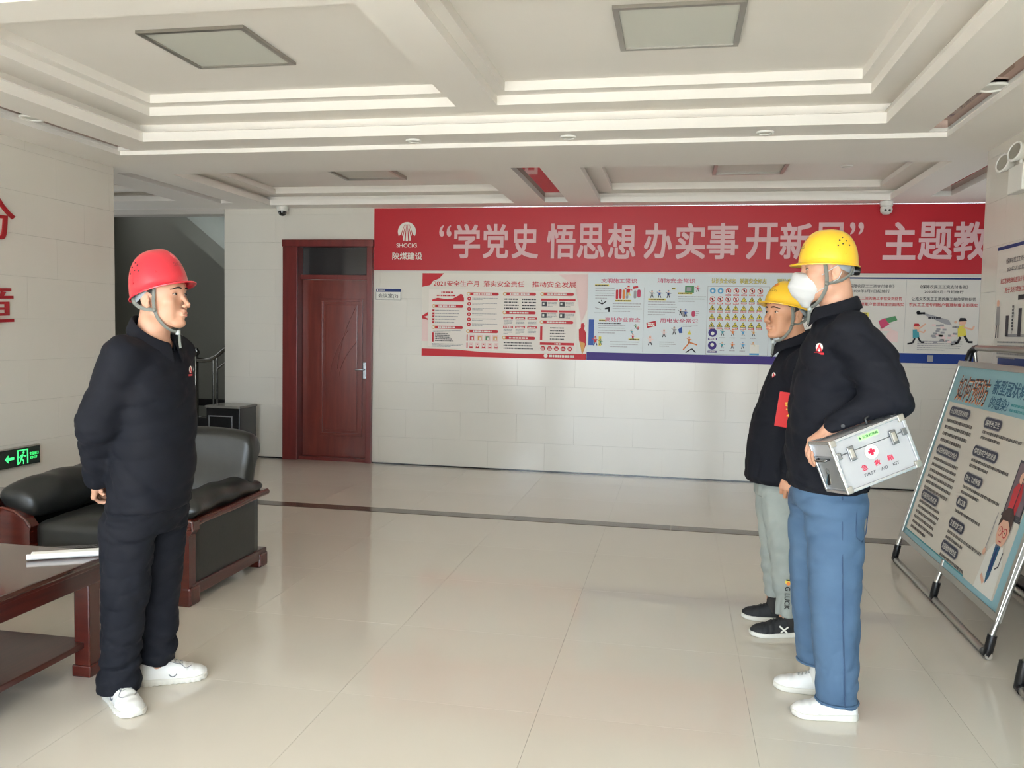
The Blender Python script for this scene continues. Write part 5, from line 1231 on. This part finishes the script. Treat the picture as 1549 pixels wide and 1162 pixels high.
def build_red():
    root = thing('person', 'man in navy workwear and red helmet, hands clasped behind, beside the armchair', 'person', (-1.98, 2.95, 0), 0)
    hd = (.030, 0, 1.548); Rh = rot(0, math.radians(7)); sc = 1.06
    sh = {s: np.array((-.015, .178*s, 1.345)) for s in (1, -1)}
    el = {-1: np.array((-.090, -.218, 1.085)), 1: np.array((-.090, .218, 1.085))}
    wr = {-1: np.array((-.185, -.085, .862)), 1: np.array((-.175, .05, .872))}
    X = axis(-.32, .25, .010, [(-.09, .18, .004)]); Y = axis(-.34, .34, .010, [(-.11, .11, .004), (-.14, .10, .005)]); Z = axis(.0, 1.72, .011, [(1.40, 1.70, .0038), (.74, .90, .0045)])
    F = Field(X, Y, Z)
    F.frame(hd, Rh); head_prims(F, sc); F.frame()
    F.cone((-.012, 0, 1.36), (.010, 0, 1.49), .062, .057, .03)
    F.loft([.80, .95, 1.1, 1.25, 1.36, 1.41], [-.02, -.01, 0, -.005, -.01, -.012], [0]*6, [.10, .10, .105, .098, .075, .045], [.145, .15, .155, .165, .15, .08], .03)
    for s in (1, -1):
        F.chain([sh[s], el[s], wr[s]], [.052, .040, .028], .02)
        F.chain([(-.03, .085*s, .85), (-.05, .095*s, .48), (-.085 if s < 0 else -.05, .09*s, .09)], [.075, .052, .036], .02)
        f0 = (-.125, -.08) if s < 0 else (-.06, .075); F.cone((f0[0], f0[1], .05), ((f0[0]+.12), f0[1]+(-.08 if s < 0 else .08), .032), .024, .013, .02)
    hand(F, wr[-1]+np.array((.0, 0, -.004)), (-.42, .40, -.62), (.8, .35, .0), 1, (.55, .75, .6), .03, (.5, .4), .98)
    hand(F, wr[1], (-.25, -.75, -.30), (.85, -.1, -.2), -1, (.4, .5, .4), .03, (.4, .3), .98)
    body = F.mesh('body', m_skinL, root, 1)
    Mh = face_parts(body, hd, Rh, sc, gaze=-.001)
    # hair: close-cropped cap under the helmet
    F = Field(axis(-.10, .16, .004), axis(-.11, .11, .004), axis(1.46, 1.68, .004)); F.frame(hd, Rh)
    F.ell(np.array((.003, 0, .040))*sc, np.array((.0875, .0785, .088))*sc, 0)
    F.M = None; gx, gy, gz = F.grid(); o, R = np.array(hd), Rh
    lx = R[0][0]*(gx-o[0])+R[0][1]*(gy-o[1])+R[0][2]*(gz-o[2]); ly = gy-o[1]; lz = R[2][0]*(gx-o[0])+R[2][2]*(gz-o[2])
    F.D = np.maximum(F.D, np.maximum((lx-.030*sc)*.7-(lz-.030*sc)*.5, np.where(lx < -.03, -.045*sc-lz, .008*sc-lz))); F.D = np.maximum(F.D, np.sqrt((lx+.010*sc)**2+(lz-.0*sc)**2)*-1+.028*sc)
    F.mesh('cropped_hair', m_hair, root, 1)
    # jacket
    X = axis(-.33, .26, .0085); Y = axis(-.34, .34, .0085); Z = axis(.70, 1.52, .0085); F = Field(X, Y, Z)
    F.loft([.74, .80, .91, 1.07, 1.20, 1.30, 1.37, 1.42], [-.02, -.015, -.002, 0, -.004, -.008, -.012, -.015], [0]*8, [.128, .132, .136, .142, .132, .115, .095, .055], [.185, .186, .185, .185, .190, .185, .150, .085], .02, 2.2)
    for s in (1, -1):
        F.chain([sh[s]+np.array((0, -.01*s, .0)), el[s], wr[s]+(el[s]-wr[s])*.06], [.074, .066, .050], .035)
        F.cone(wr[s]+(el[s]-wr[s])*.12, wr[s]+(el[s]-wr[s])*.02, .050, .048, .004)
    F.loft([1.38, 1.43, 1.475, 1.50], [-.012, -.008, -.012, -.02], [0]*4, [.085, .074, .070, .066], [.095, .078, .072, .068], .02)
    folds(F, 4, .0105)
    F.ripple(lambda x, y, z: .004*np.exp(-((z-.755)/.012)**2)*0-.004*np.exp(-((z-.77)/.016)**2))
    F.clip(lambda x, y, z: .745+0*x-z)
    # collar top slopes down to the front, open neck
    F.clip(lambda x, y, z: z-(1.448-.72*np.clip(x+.05, 0, .16)))
    F.cone((.0, 0, 1.40), (.012, 0, 1.56), .060, .062, .004, 'sub'); F.cone((.06, 0, 1.36), (.13, 0, 1.46), .020, .045, .006, 'sub')
    jk = F.mesh('jacket', m_navyc, root, 1)
    # collar flaps, placket, pocket
    collar(jk, (.000, 0), 1.484, .74)
    chest_mark(jk, (.122, .055, 1.275), (-.2, .98, 0), (0, 0, 1), (.98, .2, .10), .045)
    # trousers
    X = axis(-.26, .20, .008); Y = axis(-.27, .27, .008); Z = axis(.03, .84, .008); F = Field(X, Y, Z)
    F.loft([.66, .72, .83], [-.038, -.035, -.02], [0]*3, [.122, .128, .12], [.178, .182, .17], .02, 2.3)
    F.loft([.045, .08, .16, .30, .45, .62, .72], [-.098, -.095, -.088, -.070, -.055, -.05, -.05], [-.092, -.092, -.096, -.10, -.102, -.096, -.09], [.078, .080, .072, .078, .086, .100, .105], [.076, .078, .074, .080, .088, .092, .092], .03)
    F.loft([.095, .13, .2, .32, .45, .62, .72], [-.050, -.048, -.048, -.05, -.048, -.04, -.04], [.080, .082, .088, .095, .10, .096, .09], [.070, .076, .072, .078, .086, .100, .105], [.074, .076, .074, .080, .088, .092, .092], .03)
    folds(F, 9, .0105)
    F.ripple(lambda x, y, z: .006*np.sin(z*95+6*x+3*np.sin(20*y+9*x))*np.exp(-((z-.15)/.09)**2))
    F.mesh('trousers', m_navyc, root, 1)
    ms = mat('white_sock', (205, 205, 202), .9); sock(root, -.125, -.080, ms, .032); sock(root, -.068, .080, ms, .032)
    shoe(root, 'sneaker', (-.170, -.048), (.062, -.208), m_shoew, m_sole, laces=m_lace, style='runner'); shoe(root, 'sneaker', (-.105, .050), (.105, .195), m_shoew, m_sole, laces=m_lace, style='runner')
    m_rh = mat('red_helmet_shell', (200, 34, 52), .28, spec=.5, coat=.4)
    hel, M, Mh2, pt = helmet(root, sc, .043, math.radians(5), m_rh, (mat('pale_red_mark', (240, 120, 130), .4), mat('dark_red_mark', (120, 20, 34), .4)), org=hd, R=Rh, dip=.016)
    straps(root, hel, Mh2, sc, chin=(.056, 0, -.122))
    return root
build_red()

# ------------------------------------------------------------------ masked person with the case (faces -x)
def build_masked():
    root = thing('person', 'tall man in yellow helmet, white mask, navy jacket and blue jeans holding the silver case', 'person', (.60, 3.45, 0), PI)
    hd = (.036, 0, 1.700); Rh = rot(math.radians(3), math.radians(1)); sc = 1.07
    sh = {1: np.array((-.025, .185, 1.470)), -1: np.array((-.01, -.185, 1.470))}
    el = {1: np.array((-.150, .250, 1.235)), -1: np.array((-.04, -.24, 1.18))}
    wr = {1: np.array((.042, .262, 1.132)), -1: np.array((.06, -.22, .93))}
    Mk = (Matrix.Rotation(.267, 3, 'Z') @ Matrix.Rotation(-.1239, 3, 'X') @ Matrix.Rotation(-.3651, 3, 'Y'))
    Rz = Matrix.Rotation(-PI, 3, 'Z'); ko = Rz @ (Vector(kit.location)-Vector((.60, 3.45, 0))); Rk = np.array((Rz @ Mk)).T
    def off_case(F, gap):
        gx, gy, gz = F.grid(); dx, dy, dz = gx-ko.x, gy-ko.y, gz-ko.z
        L3 = [Rk[i][0]*dx+Rk[i][1]*dy+Rk[i][2]*dz for i in range(3)]
        q = [np.abs(L3[0])-kw-gap, np.abs(L3[1])-kd-gap, np.abs(L3[2])-kh-gap]
        dbox = np.sqrt(sum(np.maximum(v, 0)**2 for v in q))+np.minimum(np.maximum(q[0], np.maximum(q[1], q[2])), 0)
        F.D = np.maximum(F.D, -dbox).astype(np.float32)
    X = axis(-.28, .27, .010, [(-.09, .19, .004), (.0, .20, .0045)]); Y = axis(-.34, .37, .010, [(-.11, .11, .004), (.20, .36, .0045)]); Z = axis(.0, 1.85, .011, [(1.55, 1.85, .0038), (.96, 1.18, .0045)])
    F = Field(X, Y, Z)
    F.frame(hd, Rh); head_prims(F, sc); F.frame()
    F.cone((-.018, 0, 1.47), (.010, 0, 1.645), .066, .059, .03)
    F.loft([.86, 1.0, 1.15, 1.3, 1.45, 1.51], [0, .005, .01, .005, 0, -.01], [0]*6, [.10, .105, .11, .105, .08, .045], [.145, .15, .155, .165, .15, .08], .03)
    for s in (1, -1):
        F.chain([sh[s], el[s], wr[s]], [.052, .042, .029], .02)
        F.chain([(0, .09*s, .92), (-.0 if s > 0 else .02, .10*s, .52), (-.050 if s > 0 else -.025, (.09 if s > 0 else -.127), .09)], [.078, .055, .037], .02)
        f0 = (-.065, .09) if s > 0 else (-.04, -.13); F.cone((f0[0], f0[1], .05), (f0[0]+.14, f0[1], .032), .024, .013, .02)
    hand(F, wr[1], (.74, .22, -.62), (-.62, -.42, -.70), 1, (.70, .55, .45), .05, (.7, .5), 1.02)
    hand(F, wr[-1], (.2, 0, -1), (-.6, .6, 0), 1, (.3, .35, .3), .03)
    off_case(F, .004)
    body = F.mesh('body', m_skinL, root, 1)
    face_parts(body, hd, Rh, sc, mask=True, gaze=.001)
    # sides of the head: closely shaved
    F = Field(axis(-.09, .17, .004), axis(-.11, .11, .004), axis(1.60, 1.84, .004)); F.frame(hd, Rh)
    F.ell(np.array((.003, 0, .041))*sc, np.array((.0855, .0765, .085))*sc, 0); F.M = None
    gx, gy, gz = F.grid(); lx = gx-hd[0]; lz = gz-hd[2]
    F.D = np.maximum(F.D, np.maximum(lx-.022*sc-(lz-.03)*.3, np.where(lx < -.02, -.035*sc-lz, .012*sc-lz))); F.D = np.maximum(F.D, -np.hypot(lx+.010*sc, lz-.002)+.028*sc)
    F.mesh('cropped_hair', mat('shaved_hair', (168, 134, 112), .8, noise=(90, .6, (140, 112, 94))), root, 1)
    # jacket
    X = axis(-.30, .27, .0085); Y = axis(-.34, .37, .0085); Z = axis(.84, 1.66, .0085); F = Field(X, Y, Z)
    F.loft([.86, .92, 1.0, 1.12, 1.22, 1.33, 1.43, 1.50, 1.545], [.005, .008, .012, .014, .012, .004, -.004, -.012, -.018], [0]*9, [.138, .150, .155, .152, .150, .140, .126, .098, .058], [.185, .192, .192, .19, .19, .19, .185, .150, .085], .02, 2.2)
    for s in (1, -1):
        e2 = el[s]+np.array((0, 0, -.0))
        F.chain([sh[s]+np.array((0, -.015*s, .0)), (sh[s]+e2)/2+np.array((-.012, .0, .0)), e2, wr[s]+(e2-wr[s])*.10], [.084, .082, .070, .050], .035)
        F.cone(wr[s]+(el[s]-wr[s])*.16, wr[s]+(el[s]-wr[s])*.04, .048, .046, .004)
    F.loft([1.50, 1.545, 1.59, 1.62], [-.014, -.008, -.010, -.02], [0]*4, [.090, .078, .073, .068], [.098, .082, .076, .070], .02)
    folds(F, 21, .0130)
    F.ripple(lambda x, y, z: .008*np.exp(-((z-.895)/.018)**2)*0-.005*np.exp(-((z-.90)/.02)**2))
    F.clip(lambda x, y, z: .873+0*x-z)
    F.clip(lambda x, y, z: z-(1.580-.42*np.clip(x+.05, 0, .16)))
    F.cone((.0, 0, 1.53), (.012, 0, 1.68), .063, .066, .004, 'sub')
    off_case(F, .007)
    jk = F.mesh('jacket', m_navyc, root, 1)
    collar(jk, (.002, 0), 1.612, .34)
    chest_mark(jk, (.082, .150, 1.412), (-.72, .69, 0), (0, 0, 1), (.69, .72, .12), .048)
    c = wr[1]+(el[1]-wr[1])*.13; latheo('cuff_button', [(.001, 0), (.007, 0), (.007, .003), (.001, .003)], m_blackp, jk, 12, Matrix.Translation(Vector(c)+Vector((-.0, .048, 0))) @ Matrix.Rotation(-PI/2, 4, 'X'))
    # jeans
    X = axis(-.22, .22, .008); Y = axis(-.25, .25, .008); Z = axis(.03, .96, .008); F = Field(X, Y, Z)
    F.loft([.80, .87, .94], [.002, .004, .005], [0]*3, [.134, .136, .12], [.175, .17, .16], .02, 2.3)
    F.loft([.055, .10, .25, .40, .55, .70, .84], [-.046, -.045, -.035, -.025, -.018, -.012, -.01], [.090, .09, .092, .094, .094, .092, .088], [.074, .076, .083, .090, .099, .108, .112], [.072, .074, .080, .086, .090, .092, .090], .03)
    F.loft([.125, .16, .28, .42, .55, .70, .84], [.004, .006, .018, .030, .034, .034, .03], [-.125, -.12, -.11, -.10, -.098, -.094, -.088], [.068, .070, .078, .084, .090, .100, .105], [.072, .074, .080, .086, .090, .092, .090], .03)
    folds(F, 33, .0085)
    F.ripple(lambda x, y, z: .0025*np.sin(z*80+8*x+2*np.sin(14*y))*np.exp(-((z-.12)/.07)**2))
    m_jean = mat('blue_denim', (74, 101, 130), .85, noise=(7, .6, (60, 86, 116)), bump=(380, .25, .001))
    off_case(F, .006)
    jn = F.mesh('jeans', m_jean, root, 1)
    m_seam = mat('denim_seam', (52, 74, 104), .85)
    def leg(z): return (np.interp(z, [.055, .10, .25, .40, .55, .70, .84], [-.046, -.045, -.035, -.025, -.018, -.012, -.01]), np.interp(z, [.055, .84], [.09, .09]), np.interp(z, [.055, .10, .25, .40, .55, .70, .84], [.074, .076, .083, .090, .099, .108, .112]), np.interp(z, [.055, .25, .55, .84], [.072, .080, .090, .090]))
    P_ = []
    for k in range(40):
        z = .07+.80*k/39; cx, cy, a, b = leg(z); th = math.radians(102-8*k/39); P_.append((cx+a*math.cos(th)*1.0, cy+b*math.sin(th)+.004+(.0 if z < .7 else -.01*(z-.7)/.15), z))
    tubeo('side_seam', P_, .0028, m_seam, jn, 6)
    pk = []
    for k in range(13):
        t = k/12; z = [.80, .70, .668, .70, .80][0] if False else .0
    ZZ = [(-.070, .825), (-.074, .72), (-.098, .700), (-.122, .72), (-.128, .825)]
    for x, z in ZZ:
        cx, cy, a, b = leg(z); rr = max(0, 1-((x-cx)/a)**2) if abs(x-cx) < a else 0; pk.append((x, cy+b*math.sqrt(rr)+.003, z))
    tubeo('pocket_stitching', pk, .0022, m_seam, jn, 6)
    for zc, cxx, cyy, a, b in ((.068, -.046, .09, .077, .075), (.138, .004, -.122, .071, .075)):
        tubeo('hem', [(cxx+a*math.cos(2*PI*k/28), cyy+b*math.sin(2*PI*k/28), zc) for k in range(28)], .005, m_seam if False else m_jean, jn, 8, True)
    ms = mat('white_sock', (205, 205, 202), .9); sock(root, -.060, .093, ms, .050); sock(root, -.028, -.124, ms, .052, .2)
    shoe(root, 'sneaker', (-.122, .092), (.120, .098), m_shoew, m_sole, laces=m_lace, high=.078); shoe(root, 'sneaker', (-.095, -.115), (.158, -.158), m_shoew, m_sole, laces=m_lace, high=.078)
    # mask: shell offset from the lower face
    m_mask = mat('white_mask_fabric', (186, 187, 188), .85, bump=(60, .1, .002))
    F = Field(axis(.0, .22, .0035), axis(-.10, .10, .0035), axis(1.55, 1.74, .0035)); F.frame(hd, Rh)
    F.ell(np.array((.062, 0, -.046))*sc, np.array((.066, .058, .062))*sc, 0)
    F.cone(np.array((.100, 0, -.014))*sc, np.array((.108, 0, -.052))*sc, .022*sc, .024*sc, .02); F.cone(np.array((.108, 0, -.05))*sc, np.array((.068, 0, -.098))*sc, .024*sc, .028*sc, .02); F.cone(np.array((.088, 0, .008))*sc, np.array((.100, 0, -.014))*sc, .010*sc, .020*sc, .012)
    F.M = None; gx, gy, gz = F.grid(); dx, dy, dz = gx-hd[0], gy-hd[1], gz-hd[2]; lx, ly, lz = [Rh[i][0]*dx+Rh[i][1]*dy+Rh[i][2]*dz for i in range(3)]
    F.D = np.maximum(F.D, (.048*sc-lx)*.9+(np.abs(lz+.048*sc)-.03)*.28); F.D = np.maximum(F.D, lz-(.003-.25*(np.abs(ly)))*sc+0*lx)
    F.D += (.0012*np.sin((lz+.3*np.abs(ly))*160)*np.exp(-(F.D/.012)**2)).astype(np.float32)
    mk = F.mesh('face_mask', m_mask, root, 2)
    R = Rh; Mh = Matrix(((R[0][0], R[1][0], R[2][0], hd[0]), (R[0][1], R[1][1], R[2][1], hd[1]), (R[0][2], R[1][2], R[2][2], hd[2]), (0, 0, 0, 1)))
    for s in (1, -1):
        tubeo('ear_loop', [Mh @ (Vector(p)*sc) for p in ((.052, .057*s, -.018), (.03, .067*s, -.006), (.006, .078*s, .012), (-.012, .084*s, .024))], .0018, m_mask, mk, 6)
        tubeo('ear_loop', [Mh @ (Vector(p)*sc) for p in ((.050, .052*s, -.072), (.028, .064*s, -.056), (.006, .074*s, -.036), (-.016, .083*s, -.022), (-.026, .083*s, .004))], .0018, m_mask, mk, 6)
    m_yh = mat('yellow_helmet_shell', (232, 186, 40), .3, spec=.5, coat=.35)
    hel, M, Mh2, pt = helmet(root, sc, .036, math.radians(-1), m_yh, (m_rink, mat('dark_mark', (70, 50, 30), .4)), org=hd, R=Rh, dip=.004, hgt=.120, back=.097)
    straps(root, hel, Mh2, sc, chin=(.058, 0, -.124), z_top=.04, sb=.012)
    return root
build_masked()

# ------------------------------------------------------------------ shorter person behind (faces -x, head turned to the camera)
def build_rear():
    root = thing('person', 'shorter man in yellow helmet, navy jacket and light grey trousers behind the masked man', 'person', (.58, 4.33, 0), PI)
    hd = (.060, 0, 1.554); Rh = rot(math.radians(31), math.radians(4)); sc = 1.07
    sh = {1: np.array((-.01, .180, 1.330)), -1: np.array((-.01, -.180, 1.330))}
    el = {1: np.array((-.03, .235, 1.075)), -1: np.array((.0, -.235, 1.075))}
    wr = {1: np.array((.040, .215, .825)), -1: np.array((.06, -.215, .83))}
    X = axis(-.20, .30, .010, [(-.06, .21, .004), (.0, .11, .005)]); Y = axis(-.31, .31, .010, [(-.11, .12, .004), (.15, .28, .0045)]); Z = axis(.0, 1.70, .011, [(1.38, 1.68, .0038), (.62, .85, .0045)])
    F = Field(X, Y, Z)
    F.frame(hd, Rh); head_prims(F, sc); F.frame()
    F.cone((-.012, 0, 1.33), (.035, .004, 1.50), .060, .056, .03)
    F.loft([.78, .95, 1.1, 1.25, 1.33, 1.38], [.03, .04, .03, .01, 0, -.01], [0]*6, [.10, .11, .11, .095, .075, .045], [.14, .145, .15, .155, .15, .08], .03)
    for s in (1, -1):
        F.chain([sh[s], el[s], wr[s]], [.050, .040, .028], .02)
        F.chain([(.03, .085*s, .83), (.035 if s > 0 else .05, .09*s, .46), (.012 if s > 0 else .05, .08 if s > 0 else -.135, .09)], [.074, .052, .036], .02)
        f0 = (.0, .08) if s > 0 else (.03, -.125); F.cone((f0[0], f0[1], .05), (f0[0]+.12, f0[1]+(.02 if s > 0 else 0), .032), .024, .013, .02)
    hand(F, wr[1], (.10, -.02, -1), (-.25, -.9, 0), -1, (.35, .55, .45), .02, (.3, .2), 1.0)
    hand(F, wr[-1], (.1, 0, -1), (-.2, .9, 0), 1, (.35, .5, .4), .02)
    body = F.mesh('body', m_skinD, root, 1)
    face_parts(body, hd, Rh, sc, brow_h=.030)
    F = Field(axis(-.08, .21, .004), axis(-.12, .12, .004), axis(1.42, 1.68, .004)); F.frame(hd, Rh)
    F.ell(np.array((.003, 0, .042))*sc, np.array((.0885, .080, .090))*sc, 0); F.ell(np.array((.024, 0, .034))*sc, np.array((.0725, .0705, .074))*sc, .01)
    F.M = None; gx, gy, gz = F.grid(); dx, dy, dz = gx-hd[0], gy-hd[1], gz-hd[2]; lx, ly, lz = [Rh[i][0]*dx+Rh[i][1]*dy+Rh[i][2]*dz for i in range(3)]
    cutf = np.where(lx > .018, np.where(lx > .055, .047, .036)*sc-lz+.0*lx, np.where(lx < -.028, -.040*sc-lz, .000*sc-lz)); F.D = np.maximum(F.D, cutf); F.D = np.maximum(F.D, -np.hypot(lx+.010*sc, lz-.0)+.026*sc)
    F.D += (.0015*np.sin(ly*420+lz*60)*(np.abs(F.D) < .01)).astype(np.float32)
    F.mesh('hair', m_hair, root, 1)
    X = axis(-.20, .30, .0085); Y = axis(-.32, .32, .0085); Z = axis(.70, 1.50, .0085); F = Field(X, Y, Z)
    F.loft([.735, .77, .84, .97, 1.09, 1.20, 1.29, 1.36, 1.405], [.066, .072, .072, .066, .052, .03, .012, 0, -.01], [0]*9, [.145, .158, .156, .150, .142, .128, .110, .090, .055], [.18, .19, .19, .19, .185, .18, .178, .145, .085], .02, 2.2)
    for s in (1, -1):
        F.chain([sh[s]+np.array((0, -.01*s, 0)), el[s], wr[s]+(el[s]-wr[s])*.02], [.075, .066, .050], .035)
    F.loft([1.35, 1.41, 1.455, 1.48], [-.005, .008, .012, .01], [0]*4, [.085, .075, .070, .066], [.095, .078, .072, .068], .02)
    folds(F, 15, .0125); F.ripple(lambda x, y, z: -.006*np.exp(-((z-.765)/.02)**2))
    F.clip(lambda x, y, z: .742+0*x-z)
    F.clip(lambda x, y, z: z-(1.450-.48*np.clip(x+.04, 0, .16)))
    F.cone((.012, 0, 1.38), (.04, .004, 1.53), .060, .064, .004, 'sub')
    jk = F.mesh('jacket', m_navyc, root, 1)
    collar(jk, (.020, 0), 1.490, .50)
    chest_mark(jk, (.118, .100, 1.262), (-.55, .83, 0), (0, 0, 1), (.83, .55, .12), .042)
    # red arm badge hanging on the sleeve
    bd = box('arm_badge', -.045, .045, -.0015, .0015, -.16, 0, mat('badge_red', (206, 34, 36), .45), root, .001, Matrix.Translation((.067, .308, 1.20)) @ Matrix.Rotation(math.radians(-7), 4, 'Y'))
    Bb = Board(bd, Vector((.112, .3105, 1.195)), (-1, 0, 0), (-.12, 0, -1), (0, 1, 0), .09, .16, 90, 160)
    Bb.text('安', 20, 34, 40, 40, mat('badge_yellow', (240, 200, 70), .5), 1, .04); Bb.text('全', 20, 84, 40, 40, mat('badge_yellow', (240, 200, 70), .5), 1, .04); Bb.done()
    X = axis(-.12, .26, .008); Y = axis(-.25, .25, .008); Z = axis(.05, .83, .008); F = Field(X, Y, Z)
    F.loft([.68, .74, .81], [.05, .045, .04], [0]*3, [.125, .125, .11], [.17, .17, .16], .02, 2.3)
    F.loft([.095, .14, .22, .34, .46, .60, .72], [.012, .012, .014, .022, .036, .052, .055], [.076, .076, .082, .088, .092, .092, .088], [.052, .056, .066, .074, .084, .098, .102], [.056, .06, .068, .076, .084, .088, .088], .03)
    F.loft([.13, .18, .26, .36, .46, .60, .72], [.045, .046, .048, .052, .058, .066, .065], [-.13, -.128, -.118, -.108, -.10, -.096, -.088], [.050, .056, .066, .074, .084, .096, .102], [.054, .06, .068, .076, .084, .088, .088], .03)
    folds(F, 27, .0105); F.ripple(lambda x, y, z: .0035*np.sin(z*90+8*x+3*np.sin(18*y))*np.exp(-((z-.30)/.16)**2))
    m_gt = mat('light_grey_trousers', (150, 156, 152), .85, noise=(9, .6, (132, 140, 138)), bump=(300, .2, .001)); tr = F.mesh('trousers', m_gt, root, 2)
    Bt = Board(tr, Vector((.010, .163, .262)), (0, 0, -1), (1, 0, 0), (0, 1, 0), .115, .028, 115, 30)
    Bt.text('G LUCK', 0, 2, 112, 26, m_blk, 1, .05); Bt.done()
    Bt = Board(tr, Vector((.040, .166, .30)), (-1, 0, 0), (0, 0, -1), (0, 1, 0), .036, .03, 36, 30); Bt.disc(18, 15, 14, m_yel, 1); Bt.disc(18, 22, 9, m_orange, 2); Bt.rect(8, 2, 20, 7, m_blk, 2); Bt.done()
    ms = mat('dark_sock', (40, 38, 38), .9); sock(root, -.005, .083, ms, .045); sock(root, .038, -.126, ms, .048, .2)
    u_, Mo, Ls, tp = shoe(root, 'sneaker', (-.085, .068), (.185, .128), m_shoeb, m_sole, laces=m_shoeb)
    Bs = Board(u_, Mo @ Vector((Ls*.56, .0475, .066)), Mo.to_3x3() @ Vector((-1, 0, 0)), Mo.to_3x3() @ Vector((0, .25, -1)), Mo.to_3x3() @ Vector((0, 1, .2)), .05, .04, 50, 40)
    Bs.line([(4, 4), (40, 36)], 8, m_wht, 1); Bs.line([(46, 8), (8, 34)], 7, m_wht, 2); Bs.done()
    shoe(root, 'sneaker', (-.040, -.110), (.205, -.145), m_shoeb, m_sole, laces=m_shoeb)
    hel, M, Mh2, pt = helmet(root, sc, .043, math.radians(7), mat('yellow_helmet_shell', (232, 186, 40), .3), (m_rink, mat('dark_mark', (70, 50, 30), .4)), org=hd, R=Rh, dip=.004, hgt=.114, back=.097)
    straps(root, hel, Mh2, sc, chin=(.056, 0, -.120), z_top=.05, sb=.012)
    return root
build_rear()
